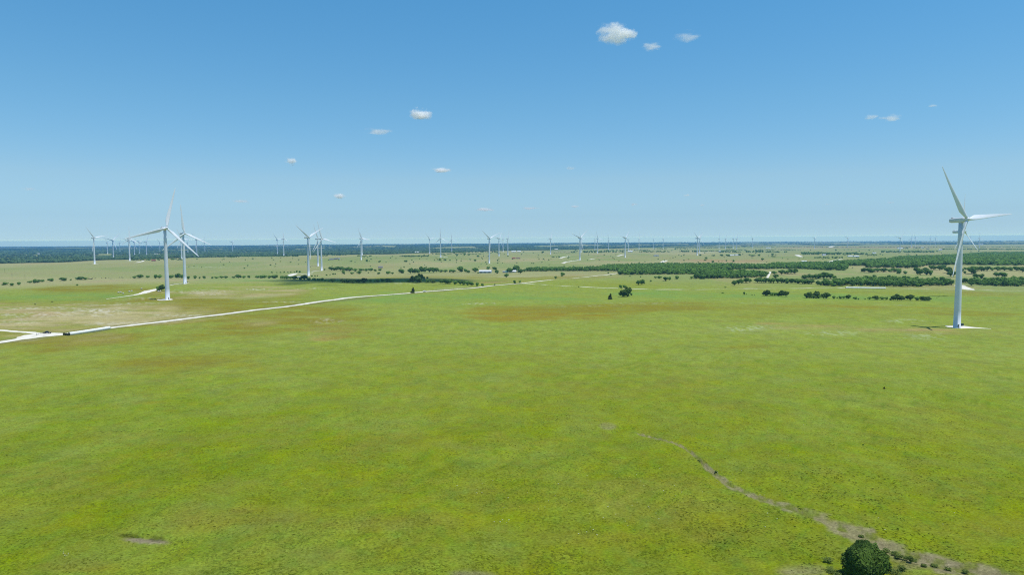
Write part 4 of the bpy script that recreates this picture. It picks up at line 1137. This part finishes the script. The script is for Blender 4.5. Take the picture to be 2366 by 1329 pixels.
# ------------------------------------------------------------------ farm buildings
ROOFS = {}
def wallmat(col):
    k = tuple(col)
    if k not in ROOFS: ROOFS[k] = paint('painted_metal_%d' % len(ROOFS), col, 0.5, 0.12, 0.4)
    return ROOFS[k]
WHT, PGR, BRN, RED, TEA, GRY = (0.75, 0.76, 0.76), (0.45, 0.5, 0.55), (0.28, 0.2, 0.14), (0.32, 0.09, 0.06), (0.22, 0.4, 0.38), (0.2, 0.2, 0.21)
def building(px, py, L, W, H, rise, yaw, wall, roof, name, label, cat, doors=1, windows=2):
    g = ground_at(px, py)
    o = tag(empty(name, (g.x, g.y, g.z - 0.1), R(yaw)), label, cat, 'farm buildings spread over the plain')
    bm = bmesh.new()
    v = [bm.verts.new(p) for p in [(-L/2, -W/2, 0), (L/2, -W/2, 0), (L/2, W/2, 0), (-L/2, W/2, 0), (-L/2, -W/2, H), (L/2, -W/2, H), (L/2, W/2, H), (-L/2, W/2, H), (-L/2, 0, H + rise), (L/2, 0, H + rise)]]
    for f in [(0, 1, 5, 4), (2, 3, 7, 6), (1, 2, 6, 9, 5), (3, 0, 4, 8, 7)]: bm.faces.new([v[i] for i in f])
    mobj('wall', bm_mesh('wall', bm), wallmat(wall), o)
    bm = bmesh.new()
    for s in (-1, 1):
        ang = math.atan2(rise, W / 2); ln = math.hypot(rise, W / 2) + 0.5
        bm_box(bm, (0, s * (W / 4 + 0.12), H + rise / 2 + 0.02), (L + 0.8, ln, 0.16), Matrix.Rotation(-s * ang, 3, 'X'))
    mobj('roof', bm_mesh('roof', bm), wallmat(roof), o)
    for k in range(doors):
        bm = bmesh.new(); bm_box(bm, ((k - (doors - 1) / 2) * L / max(1, doors), -W / 2 - 0.04, H * 0.38), (min(3.5, L * 0.2), 0.1, H * 0.76))
        mobj('door', bm_mesh('door', bm), M_grey, o)
    for k in range(windows):
        bm = bmesh.new(); bm_box(bm, ((k - (windows - 1) / 2) * L / max(1, windows) + L * 0.14, -W / 2 - 0.03, H * 0.6), (1.2, 0.08, 1.1))
        mobj('window', bm_mesh('window', bm), M_glass, o)
    return o
B = building
B(1121.7, 630.9, 27, 12, 4.2, 2.2, -6, PGR, WHT, 'metal_barn', 'long barn with white roof and grey-blue side in the tree row', 'barn', 3, 0)
B(1186, 629.6, 12, 9, 2.4, 2.4, 8, WHT, WHT, 'white_house', 'white house with low tent-like roof between trees right of the long barn', 'house', 1, 3)
B(1171, 630.6, 7, 5, 2.8, 1.2, 10, TEA, TEA, 'small_shed', 'small teal shed beside the white house', 'shed', 1, 0)
B(1164.5, 630.2, 5, 4, 2.4, 1.0, -20, GRY, PGR, 'small_shed', 'tiny grey shed left of the teal shed', 'shed', 1, 0)
B(964, 584.4, 26, 14, 5, 3, 0, WHT, WHT, 'white_barn', 'white barn in the far trees left of the three spaced turbines', 'barn', 1, 0)
B(1187, 582.6, 28, 14, 4, 3, 5, WHT, WHT, 'white_barn', 'white roofed barn at the forest edge right of the edge-on turbines, left of two', 'barn', 1, 0)
B(1199.5, 582.2, 22, 12, 4, 3, -10, WHT, WHT, 'white_barn', 'white roofed barn at the forest edge right of the edge-on turbines, right of two', 'barn', 1, 0)
B(1285, 577.6, 26, 14, 4, 3, 10, BRN, WHT, 'farm_house', 'brown walled house at the forest edge near the lone edge-on turbine', 'house', 1, 2)
B(1187, 598.2, 14, 10, 3.2, 2.4, 0, BRN, RED, 'farm_house', 'reddish roofed house on the plain, left of two behind the white house', 'house', 1, 2)
B(1197.5, 598.0, 14, 10, 3.2, 2.4, 8, RED, BRN, 'farm_house', 'brown roofed house on the plain, right of two behind the white house', 'house', 1, 2)
B(1456, 582.6, 28, 14, 5, 3, -8, WHT, WHT, 'white_barn', 'white barn right of the tall turbine above the big wood', 'barn', 1, 0)
B(1516, 592.2, 20, 11, 3.2, 2.6, 4, WHT, GRY, 'farm_house', 'pale house among trees left of the overlapping turbine pair', 'house', 1, 2)
B(1662.7, 583.0, 9, 9, 8.5, 2, 15, WHT, WHT, 'tall_white_shed', 'tall square white shed standing alone left of the row of four turbines', 'shed', 1, 0)
B(1691, 591.0, 18, 11, 3.2, 2.2, 0, WHT, WHT, 'white_barn', 'white roofed barn in the trees above the reddish field, left of two', 'barn', 1, 0)
B(1702, 590.6, 17, 10, 3, 2, 12, PGR, WHT, 'white_barn', 'pale roofed barn in the trees above the reddish field, right of two', 'barn', 1, 0)
B(1775, 574, 36, 16, 4, 3, 0, WHT, WHT, 'white_barn', 'white barn on the far right plain beyond the reddish field', 'barn', 1, 0)
B(1904, 590.6, 14, 10, 3.4, 2.4, 5, WHT, WHT, 'farm_house', 'white house with dark tree beside it right of the curving track', 'house', 1, 2)
B(1965, 593.6, 20, 11, 3.4, 2.2, -5, WHT, WHT, 'white_barn', 'left long white shed of the farmyard in the right woods', 'barn', 2, 0)
B(1978, 593.9, 20, 11, 3.4, 2.2, 5, PGR, WHT, 'white_barn', 'right long white shed of the farmyard in the right woods', 'barn', 2, 0)
B(1858, 606.2, 13, 6, 3.2, 1.6, -28, WHT, WHT, 'white_barn', 'bright white shed roof slanting at the edge of the right wood', 'shed', 1, 0)
B(2020, 586, 16, 10, 3.4, 2.2, -15, WHT, WHT, 'farm_house', 'white house between two tree rows in the far right', 'house', 1, 2)
B(2080, 574.6, 44, 16, 4, 3, 0, WHT, WHT, 'white_barn', 'long white shed at the foot of the far turbine left of the big one', 'barn', 1, 0)
B(2131, 573.6, 18, 12, 4, 3, -30, WHT, WHT, 'white_barn', 'white shed on the far right plain among dark trees', 'barn', 1, 0)
B(2144, 576.0, 16, 11, 3.5, 2.5, 0, GRY, GRY, 'farm_house', 'grey roofed house on the far right plain', 'house', 1, 2)
B(2173, 578.4, 18, 12, 4, 3, -20, WHT, WHT, 'white_barn', 'white shed beside red roof left of the big right turbine', 'barn', 1, 0)
B(2176, 575.8, 14, 10, 3.5, 2.5, 10, RED, RED, 'farm_house', 'small red roofed house left of the big right turbine', 'house', 1, 2)
B(2265.5, 565.8, 60, 16, 4, 3, 0, WHT, WHT, 'white_barn', 'long white shed on the right horizon beside the rightmost turbine', 'barn', 1, 0)
B(279, 591.6, 22, 11, 3.2, 2.4, 0, WHT, WHT, 'farm_house', 'pale house in the left forest edge, left of three', 'house', 1, 2)
B(287, 591.2, 22, 11, 3.2, 2.4, 10, WHT, BRN, 'farm_house', 'pale house in the left forest edge, middle of three', 'house', 1, 2)
B(306, 590.0, 26, 12, 3.4, 2.4, -5, BRN, WHT, 'farm_house', 'pale house in the left forest edge, right of three', 'house', 1, 2)
B(360, 588.6, 24, 12, 4, 3, 15, WHT, WHT, 'white_barn', 'white barn roof in the forest just left of the big hill turbine', 'barn', 1, 0)
B(89, 587.8, 20, 12, 4, 3, 0, WHT, WHT, 'white_barn', 'lone white barn deep in the forest at the far left', 'barn', 1, 0)
B(766, 600.6, 15, 9, 3, 2.2, 12, GRY, GRY, 'farm_house', 'dark grey house of the farmstead right of the trio, left of three', 'house', 1, 2)
B(776, 599.8, 12, 9, 3, 2.6, -15, BRN, GRY, 'farm_house', 'brown house of the farmstead right of the trio, middle of three', 'house', 1, 2)
B(783, 599.2, 9, 7, 3, 2, 0, WHT, GRY, 'farm_house', 'small pale house of the farmstead right of the trio, right of three', 'house', 1, 1)
B(879, 619.6, 11, 7, 3, 2, 20, BRN, GRY, 'farm_house', 'small brown house alone on the plain above the tree row', 'house', 1, 1)
B(355, 603.5, 12, 8, 3.5, 2, 8, RED, RED, 'red_barn', 'small dark red barn on the far left pasture', 'barn', 1, 0)
B(691, 642.4, 5, 3.5, 2.4, 0.6, 5, WHT, WHT, 'white_trailer', 'small white trailer in the hedgerow below the trio', 'trailer', 1, 1)

# ------------------------------------------------------------------ wrapped bale rows and round bales
def bale_row(a, b, n, r, name, label):
    A, Bv = ground_at(*a), ground_at(*b)
    ax = Vector((Bv.x - A.x, Bv.y - A.y, 0)); L = ax.length
    o = tag(empty(name, (A.x, A.y, A.z), math.atan2(ax.y, ax.x)), label, 'bale row', 'white wrapped bale rows')
    rings = []
    for k in range(n):
        for f, s in ((0.02, 0.93), (0.1, 1.0), (0.5, 1.02), (0.9, 1.0), (0.98, 0.93)):
            x = (k + f) * L / n; j = random.uniform(-.03, .03)
            p = A + ax * (x / L); zz = float(T0(p.x, p.y)) - A.z
            rings.append([Vector((x, r * s * (1 + j) * math.cos(t), zz + max(-0.02, r * 0.92 + r * s * math.sin(t)))) for t in np.linspace(0, 2 * math.pi, 22, endpoint=False)])
    mobj('plastic_wrap', bm_mesh('plastic_wrap', ring_tube(rings), True), M_wrap, o)
    bm = bmesh.new()
    for x in (0.0, L):
        g = bmesh.ops.create_cone(bm, segments=20, radius1=r * 0.8, radius2=r * 0.8, depth=0.3, cap_ends=True)
        bmesh.ops.rotate(bm, cent=(0, 0, 0), matrix=Matrix.Rotation(R(90), 3, 'Y'), verts=g['verts'])
        bmesh.ops.translate(bm, vec=(x, 0, r * 0.92 + (float(T0(*(A + ax * (x / L)).xy)) - A.z)), verts=g['verts'])
    mobj('open_end', bm_mesh('open_end', bm), M_hay, o)
bale_row((160, 775.6), (253.5, 761.2), 22, 1.2, 'wrapped_bale_row', 'long row of white wrapped bales beside the gravel road at left')
bale_row((1954, 666.8), (2046, 667.8), 30, 1.15, 'wrapped_bale_row', 'long row of white wrapped bales before the right wood')
def bale_mesh(r, w):
    rings = []
    for x, k in ((-w/2, 0.0), (-w/2, 0.8), (-w/2 + 0.1, 0.98), (0, 1.0), (w/2 - 0.1, 0.98), (w/2, 0.8), (w/2, 0.0)):
        rings.append([Vector((x, r * max(k, .02) * math.cos(a) * (1 + random.uniform(-.02, .02)), r + r * max(k, .02) * math.sin(a))) for a in np.linspace(0, 2 * math.pi, 20, endpoint=False)])
    return bm_mesh('round_bale', ring_tube(rings), True)
ME_BD, ME_BP = bale_mesh(0.8, 1.4), bale_mesh(0.85, 1.5)
ME_BD.materials.append(M_hay); ME_BP.materials.append(M_bale)
for k, (px, py) in enumerate([(148.3, 774.6), (152.8, 775.3), (158, 775.9)]):
    g = ground_at(px, py); o = mobj('round_bale', ME_BD); o.location = g; o.rotation_euler = (0, 0, 0.5 + k)
    tag(o, ['dark unwrapped round bale at the left, outermost of three at the white bale row', 'dark unwrapped round bale, middle of three at the white bale row', 'dark unwrapped round bale touching the end of the white bale row'][k], 'hay bale', 'dark round bales')
for k, (px, py, lb) in enumerate([(274, 677.4, 'pale round bale on the left hill, leftmost of the loose five'), (279, 677.0, 'pale round bale on the left hill, second of the loose five'), (284.5, 679.5, 'pale round bale on the left hill, lowest of the loose five'),
        (299, 675.3, 'pale round bale on the left hill, left of a touching two'), (304.5, 674.3, 'pale round bale on the left hill, right of a touching two'), (327, 668.8, 'pale round bale alone near the top of the hill track'),
        (366, 674.8, 'pale round bale under the dark bush beside the hill turbine, left of two'), (370.5, 674.6, 'pale round bale under the dark bush beside the hill turbine, right of two')]):
    g = ground_at(px, py); o = mobj('round_bale', ME_BP); o.location = g; o.rotation_euler = (0, 0, k * 0.9)
    o.scale = (1.15, 1.15, 1.1)
    tag(o, lb, 'hay bale', 'pale round bales on the hill')

# ------------------------------------------------------------------ pickup trucks
def pickup(px, py, yaw, col, label, red=True):
    g = ground_at(px, py)
    o = tag(empty('pickup_truck', g + Vector((0, 0, 0.06)), yaw), label, 'pickup truck', 'pickup trucks on the gravel road')
    body = paint('truck_paint', col, 0.25, 0.05, 1.0, spec=0.5)
    prof = [(-2.75, .55), (-2.75, 1.05), (-0.75, 1.08), (-0.62, 1.15), (-0.35, 1.78), (0.75, 1.82), (1.35, 1.2), (2.55, 1.08), (2.75, .9), (2.75, .5)]
    bm = bmesh.new()
    rings = []
    for s, k in ((-0.97, 0.96), (-0.92, 1.0), (0.92, 1.0), (0.97, 0.96)):
        rings.append([Vector((x, s * (0.82 if z > 1.3 else 1.0), 0.5 + (z - 0.5) * k)) for x, z in prof])
    bm.free()
    bm = ring_tube(rings)
    mobj('body', bm_mesh('body', bm), body, o)
    bm = bmesh.new()
    bm_box(bm, (-1.75, 0, 1.09), (1.9, 1.62, 0.06))
    mobj('cargo_bed', bm_mesh('cargo_bed', bm), M_dark, o)
    for s in (-1, 1):
        bm = bmesh.new()
        vv = [bm.verts.new(p) for p in ((-0.5, s * 0.90, 1.25), (1.1, s * 0.90, 1.25), (0.68, s * 0.83, 1.7), (-0.28, s * 0.83, 1.7))]
        bm.faces.new(vv); bmesh.ops.solidify(bm, geom=bm.faces[:], thickness=0.06)
        mobj('side_window', bm_mesh('side_window', bm), M_glass, o)
        bm = bmesh.new(); bm_box(bm, (-2.76, s * 0.8, 0.9), (0.06, 0.2, 0.32)); mobj('tail_light', bm_mesh('tail_light', bm), M_redlamp, o)
        bm = bmesh.new(); bm_box(bm, (2.74, s * 0.7, 0.8), (0.08, 0.36, 0.2)); mobj('headlight', bm_mesh('headlight', bm), M_rim, o)
        for x in (-1.75, 1.75):
            bm = bmesh.new()
            c = bmesh.ops.create_cone(bm, segments=20, radius1=0.42, radius2=0.42, depth=0.28, cap_ends=True)
            bmesh.ops.bevel(bm, geom=[e for e in bm.edges], offset=0.04, segments=1, affect='EDGES')
            bmesh.ops.rotate(bm, cent=(0, 0, 0), matrix=Matrix.Rotation(R(90), 3, 'X'), verts=bm.verts[:])
            w = mobj('wheel', bm_mesh('wheel', bm), M_rubber, o); w.location = (x, s * 0.86, 0.42)
            bm = bmesh.new(); bmesh.ops.create_cone(bm, segments=16, radius1=0.24, radius2=0.2, depth=0.32, cap_ends=True)
            bmesh.ops.rotate(bm, cent=(0, 0, 0), matrix=Matrix.Rotation(R(90), 3, 'X'), verts=bm.verts[:])
            mobj('rim', bm_mesh('rim', bm), M_rim, w)
    bm = bmesh.new()
    vv = [bm.verts.new(p) for p in ((1.32, -0.8, 1.27), (1.32, 0.8, 1.27), (0.84, 0.72, 1.76), (0.84, -0.72, 1.76))]
    bm.faces.new(vv); bmesh.ops.solidify(bm, geom=bm.faces[:], thickness=-0.05)
    mobj('windshield', bm_mesh('windshield', bm), M_glass, o)
pickup(109, 771.4, R(176), (0.012, 0.014, 0.02), 'black pickup truck parked at the white road junction')
pickup(981, 674.6, math.atan2(-249, -136), (0.8, 0.8, 0.8), 'white pickup truck driving on the gravel road past the juniper')

def dust():
    pts = [ground_at(*q) for q in [(992, 672.4), (1020, 670.6), (1060, 667.6), (1110, 663.4)]]
    rings = []
    for k, p in enumerate(pts):
        r = (1.2, 2.2, 3.0, 0.6)[k]
        rings.append([Vector((p.x - 3 + r * 1.6 * math.cos(a), p.y, p.z + 0.2 + r * 0.5 + r * 0.5 * math.sin(a))) for a in np.linspace(0, 2 * math.pi, 14, endpoint=False)])
    me = bm_mesh('dust_cloud', ring_tube(rings), True)
    m = bpy.data.materials.new('road_dust'); m.use_nodes = True
    nt = m.node_tree; nt.nodes.remove(nt.nodes['Principled BSDF'])
    v = nt.nodes.new('ShaderNodeVolumePrincipled'); v.inputs['Color'].default_value = (0.9, 0.86, 0.78, 1); v.inputs['Density'].default_value = 0.02
    nt.links.new(v.outputs[0], nt.nodes['Material Output'].inputs['Volume'])
    tag(mobj('dust_cloud', me, m), 'faint pale dust hanging over the gravel road behind the white pickup', 'dust', kind='stuff')
dust()

# ------------------------------------------------------------------ gate, poles, cattle, bird
def rod(bm, a, b, r, n=8):
    a, b = Vector(a), Vector(b); ax = (b - a).normalized(); u = ax.orthogonal().normalized(); v = ax.cross(u)
    r0 = [bm.verts.new(a + (u * math.cos(t) + v * math.sin(t)) * r) for t in np.linspace(0, 2 * math.pi, n, endpoint=False)]
    r1 = [bm.verts.new(b + (u * math.cos(t) + v * math.sin(t)) * r) for t in np.linspace(0, 2 * math.pi, n, endpoint=False)]
    for i in range(n): bm.faces.new((r0[i], r0[(i + 1) % n], r1[(i + 1) % n], r1[i]))
    bm.faces.new(list(reversed(r0))); bm.faces.new(r1)
g0, g1 = ground_at(84, 776), ground_at(100, 771.2)
gt = tag(empty('pipe_gate', g0), 'open pipe gate with bent post at the white road junction left of the black pickup', 'gate')
bm = bmesh.new(); rod(bm, (0, 0, -0.1), (0, 0, 1.8), 0.12); mobj('post', bm_mesh('post', bm), M_grey, gt)
bm = bmesh.new()
dv = g1 - g0
for zz in (0.5, 0.9, 1.3): rod(bm, (0, 0, zz), (dv.x, dv.y, dv.z + zz), 0.05)
for t in (0.33, 0.66, 1.0): rod(bm, (dv.x * t, dv.y * t, dv.z * t + 0.45), (dv.x * t, dv.y * t, dv.z * t + 1.35), 0.05)
mobj('gate_bars', bm_mesh('gate_bars', bm), M_grey, gt)
def pole(px, py, label):
    g = ground_at(px, py)
    o = tag(empty('utility_pole', g, R(20)), label, 'utility pole', 'utility poles on the left pasture')
    bm = bmesh.new(); rod(bm, (0, 0, -0.3), (0, 0, 9), 0.17); mobj('pole', bm_mesh('pole', bm), M_wood, o)
    bm = bmesh.new(); bm_box(bm, (0, 0.2, 8.3), (2.2, 0.12, 0.14)); mobj('crossarm', bm_mesh('crossarm', bm), M_wood, o)
pole(11, 630.5, 'wooden utility pole on the left pasture, farthest from the bush row')
pole(28, 642.5, 'wooden utility pole on the left pasture, nearest the left edge bushes')
pole(58, 645, 'wooden utility pole on the left pasture, right of the other two')

def cow_mesh():
    me = bpy.data.meshes.new('cow'); bm = bmesh.new()
    J = {'pel': (-0.7, 0, 1.05, .34), 'mid': (0, 0, 1.0, .40), 'sho': (0.62, 0, 1.08, .36), 'neck': (1.0, 0, 0.95, .22), 'poll': (1.25, 0, 0.7, .17), 'muz': (1.42, 0, 0.32, .10),
         'tail': (-1.02, 0, 1.15, .05), 'tt': (-1.12, 0, 0.5, .03)}
    E = [('pel', 'mid'), ('mid', 'sho'), ('sho', 'neck'), ('neck', 'poll'), ('poll', 'muz'), ('pel', 'tail'), ('tail', 'tt')]
    for s, k in ((-.2, 'r'), (.2, 'l')):
        J['h' + k] = (-.78, s, 0.78, .19); J['k' + k] = (-.86, s, 0.45, .09); J['f' + k] = (-.8, s, 0.03, .07)
        J['a' + k] = (.58, s, 0.75, .15); J['b' + k] = (.6, s, 0.42, .085); J['c' + k] = (.58, s, 0.03, .07)
        J['e' + k] = (1.2, s * 1.1, 0.82, .05)
        E += [('pel', 'h' + k), ('h' + k, 'k' + k), ('k' + k, 'f' + k), ('sho', 'a' + k), ('a' + k, 'b' + k), ('b' + k, 'c' + k), ('poll', 'e' + k)]
    vs_ = {k: bm.verts.new(v[:3]) for k, v in J.items()}
    for a, b in E: bm.edges.new((vs_[a], vs_[b]))
    bm.verts.index_update(); order = {k: v.index for k, v in vs_.items()}
    bm.to_mesh(me); bm.free()
    o = bpy.data.objects.new('cow_build', me); COL.objects.link(o)
    o.modifiers.new('skin', 'SKIN'); s = o.modifiers.new('sub', 'SUBSURF'); s.levels = 1
    for k, v in J.items(): me.skin_vertices[0].data[order[k]].radius = (v[3], v[3])
    me.skin_vertices[0].data[order['pel']].use_root = True
    dg = bpy.context.evaluated_depsgraph_get(); dg.update()
    out = bpy.data.meshes.new_from_object(o.evaluated_get(dg))
    bpy.data.objects.remove(o)
    out.name = 'cow'; out.materials.clear(); out.materials.append(M_hide)
    return out
ME_COW = cow_mesh()
for k in range(22):
    px = random.choice((random.uniform(203, 226), random.uniform(228, 320))); py = 645.5 - (px - 200) * 0.03 + random.uniform(-1.4, 1.2)
    g = ground_at(px, py); o = mobj('cow', ME_COW); o.location = g; o.rotation_euler = (0, 0, random.uniform(0, 6.28))
    tag(o, 'black cow grazing in the herd along the bush row on the left pasture', 'cow', 'black cattle of the herd on the left pasture')
for px, py, lb in ((81, 704.5, 'black cow alone on the green left slope, nearer of two'), (120, 699.2, 'black cow alone on the green left slope, farther of two')):
    g = ground_at(px, py); o = mobj('cow', ME_COW); o.location = g; o.rotation_euler = (0, 0, px); tag(o, lb, 'cow', 'black cattle on the left slope')

def bird():
    d = pdir(2043, 898.5); s = 215.0
    o = tag(empty('flying_bird', Vector((0, 0, CAMZ)) + d * s, R(150)), 'dark soaring bird with raised wings over the right field', 'bird')
    rings = []
    for x, r in ((-0.75, 0.16), (-0.45, 0.07), (-0.3, 0.10), (0, 0.15), (0.22, 0.11), (0.32, 0.07), (0.42, 0.07), (0.5, 0.02)):
        fl = 0.15 if x < -0.4 else 1
        rings.append([Vector((x, r * math.cos(a), r * fl * math.sin(a))) for a in np.linspace(0, 2 * math.pi, 12, endpoint=False)])
    b = bm_mesh('body', ring_tube(rings), True)
    bm = bmesh.new(); bm.from_mesh(b)
    for sd, up in ((1, 0.75), (-1, 0.35)):
        prev = None
        for t, ch, sw in ((0.05, .40, 0), (0.35, .44, .06), (0.65, .36, .0), (0.88, .26, -.1), (1.0, .08, -.2)):
            y = sd * t * 0.95; z = 0.05 + up * 0.95 * t
            ring = [bm.verts.new((0.2 + sw, y, z)), bm.verts.new((0.1 + sw, y, z + .03 * (1.1 - t))), bm.verts.new((0.2 + sw - ch, y, z)), bm.verts.new((0.1 + sw, y, z - .02 * (1.1 - t)))]
            if prev:
                for i in range(4): bm.faces.new((prev[i], prev[(i + 1) % 4], ring[(i + 1) % 4], ring[i]))
            prev = ring
        bm.faces.new(prev)
    bmesh.ops.recalc_face_normals(bm, faces=bm.faces); bm.to_mesh(b); bm.free()
    mobj('body', b, M_feather, o)
bird()

# ------------------------------------------------------------------ clouds
def cloud_material():
    m = bpy.data.materials.new('cumulus_vapour'); m.use_nodes = True
    nt = m.node_tree; L = nt.links.new; nt.nodes.remove(nt.nodes['Principled BSDF'])
    def N(t, **k):
        n = nt.nodes.new('ShaderNode' + t)
        for a, b in k.items(): setattr(n, a, b)
        return n
    tc, oi = N('TexCoord'), N('ObjectInfo')
    off = N('VectorMath', operation='SCALE'); L(oi.outputs['Location'], off.inputs[0]); off.inputs['Scale'].default_value = 0.0137
    ad = N('VectorMath', operation='ADD'); L(tc.outputs['Object'], ad.inputs[0]); L(off.outputs[0], ad.inputs[1])
    nz = N('TexNoise'); nz.inputs['Scale'].default_value = 1.5; nz.inputs['Detail'].default_value = 6; nz.inputs['Roughness'].default_value = 0.6
    L(ad.outputs[0], nz.inputs['Vector'])
    # flat-bottomed bell: radius shrinks with height
    ln = N('VectorMath', operation='LENGTH'); L(tc.outputs['Object'], ln.inputs[0])
    a = N('Math', operation='MULTIPLY_ADD'); L(nz.outputs['Fac'], a.inputs[0]); a.inputs[1].default_value = 2.3; a.inputs[2].default_value = -0.55
    b = N('Math', operation='SUBTRACT'); L(a.outputs[0], b.inputs[0]); L(ln.outputs['Value'], b.inputs[1])
    c = N('MapRange'); L(b.outputs[0], c.inputs['Value']); c.inputs['From Min'].default_value = 0.0; c.inputs['From Max'].default_value = 0.35
    sp = N('SeparateColor'); L(oi.outputs['Color'], sp.inputs[0])
    d = N('Math', operation='MULTIPLY'); L(c.outputs[0], d.inputs[0]); L(sp.outputs[0], d.inputs[1])
    v = N('VolumePrincipled'); v.inputs['Color'].default_value = (1.0, 1.0, 1.0, 1); v.inputs['Anisotropy'].default_value = 0.0
    L(d.outputs[0], v.inputs['Density'])
    L(v.outputs[0], nt.nodes['Material Output'].inputs['Volume'])
    return m
M_cloud = cloud_material()
def cloud_domain(seed):
    g = np.random.default_rng(seed)
    V, F = ICO[2]
    v = V * (1.0 + g.normal(0, 0.03, (len(V), 1)))
    me = mesh_np('cloud', v, F, True); me.materials.append(M_cloud)
    return me
ME_CLOUD = [cloud_domain(k) for k in range(3)]
ALT = 1350.0
CLOUDS = [(1416, 78, 50, 36, 0.5, 'bright white cumulus, the largest and highest cloud'), (1449, 80, 30, 22, 0.5, 'white puff joined to the right side of the largest cloud'),
 (1507, 107, 36, 13, 0.19, 'thin wispy cloud just right of and below the largest cloud'), (1588, 84, 46, 15, 0.13, 'thin wispy cloud second right of the largest cloud'),
 (971, 263, 33, 19, .7, 'small bright cumulus high left of centre'), (875, 303, 42, 9, 0.17, 'flat thin cloud below left of the small bright cumulus'),
 (673, 373, 18, 14, .5, 'small round white cloud above the trio of turbines'), (1022, 393, 30, 10, 0.57, 'slanting white cloud above the three spaced turbines'),
 (784, 453, 20, 9, 0.57, 'little white cloud above the pair right of the trio'), (558, 465, 34, 6, 0.19, 'long thin low cloud right of the hill turbines'),
 (2012, 271, 22, 9, 0.15, 'faint small cloud, left of two in the right sky'), (2060, 272, 32, 12, 0.21, 'faint cloud, right of two in the right sky'),
 (2155, 244, 16, 6, 0.11, 'tiny faint cloud, highest in the right sky'), (1317, 388, 16, 7, 0.11, 'tiny faint cloud in mid sky right of centre'),
 (1119, 484, 28, 7, 0.38, 'low white cloud above the barn turbine'), (1226, 481, 30, 5, 0.23, 'low flat cloud right above the lone edge-on turbine'),
 (1328, 477, 14, 5, 0.23, 'tiny low cloud above the access track turbine'), (1464, 473, 12, 5, 0.23, 'tiny low cloud above the tall turbine by the big wood'),
 (1588, 451, 10, 4, 0.19, 'tiny low cloud, left of two in the low right sky'), (1623, 474, 9, 4, 0.19, 'tiny low cloud, right of two in the low right sky'),
 (70, 437, 24, 6, 0.10, 'faint low cloud at the far left'), (2058, 468, 12, 3, 0.15, 'tiny low cloud left of the big right turbine blade'), (1912, 472, 10, 3, 0.11, 'tiny low cloud farther left of the big right turbine')]
for i, (px, py, rw, rh, den, lb) in enumerate(CLOUDS):
    d = pdir(px, py)
    s = ALT / d.z
    if s > 26000: s = 26000
    p = Vector((0, 0, CAMZ)) + d * s
    o = mobj('cloud', ME_CLOUD[i % 3])
    o.location = p
    w, h = rw * s / FPX, rh * s / FPX
    o.scale = (w, w * 0.8, h)
    o.rotation_euler = (0, 0, -math.atan2(d.x, d.y))
    q = 11.0 / (w + h) * den
    o.color = (q, q, q, 1)
    tag(o, lb, 'cloud', 'small fair weather clouds')
# a cloud overhead, outside the picture, whose shadow darkens the hedgerow right of the trio
g = ground_at(880, 649)
o = mobj('cloud', ME_CLOUD[0]); o.location = g + SUN_DIR * (1300 / SUN_DIR.z)
o.scale = (240, 190, 70); o.color = (0.09, 0.09, 0.09, 1)
tag(o, 'overhead cloud above the picture that shades the hedgerow right of the trio', 'cloud', 'small fair weather clouds')

# ------------------------------------------------------------------ haze
def haze():
    bm = bmesh.new(); bm_box(bm, (0, 0, 0), (53000, 53000, 276))
    me = bm_mesh('haze', bm)
    m = bpy.data.materials.new('blue_haze'); m.use_nodes = True
    nt = m.node_tree; nt.nodes.remove(nt.nodes['Principled BSDF'])
    v = nt.nodes.new('ShaderNodeVolumePrincipled')
    v.inputs['Color'].default_value = (0.22, 0.56, 1.0, 1)
    v.inputs['Density'].default_value = 0.000052
    nt.links.new(v.outputs[0], nt.nodes['Material Output'].inputs['Volume'])
    m.cycles.homogeneous_volume = True
    tag(mobj('haze', me, m), 'thin blue haze over the far land', 'haze', kind='stuff')
haze()
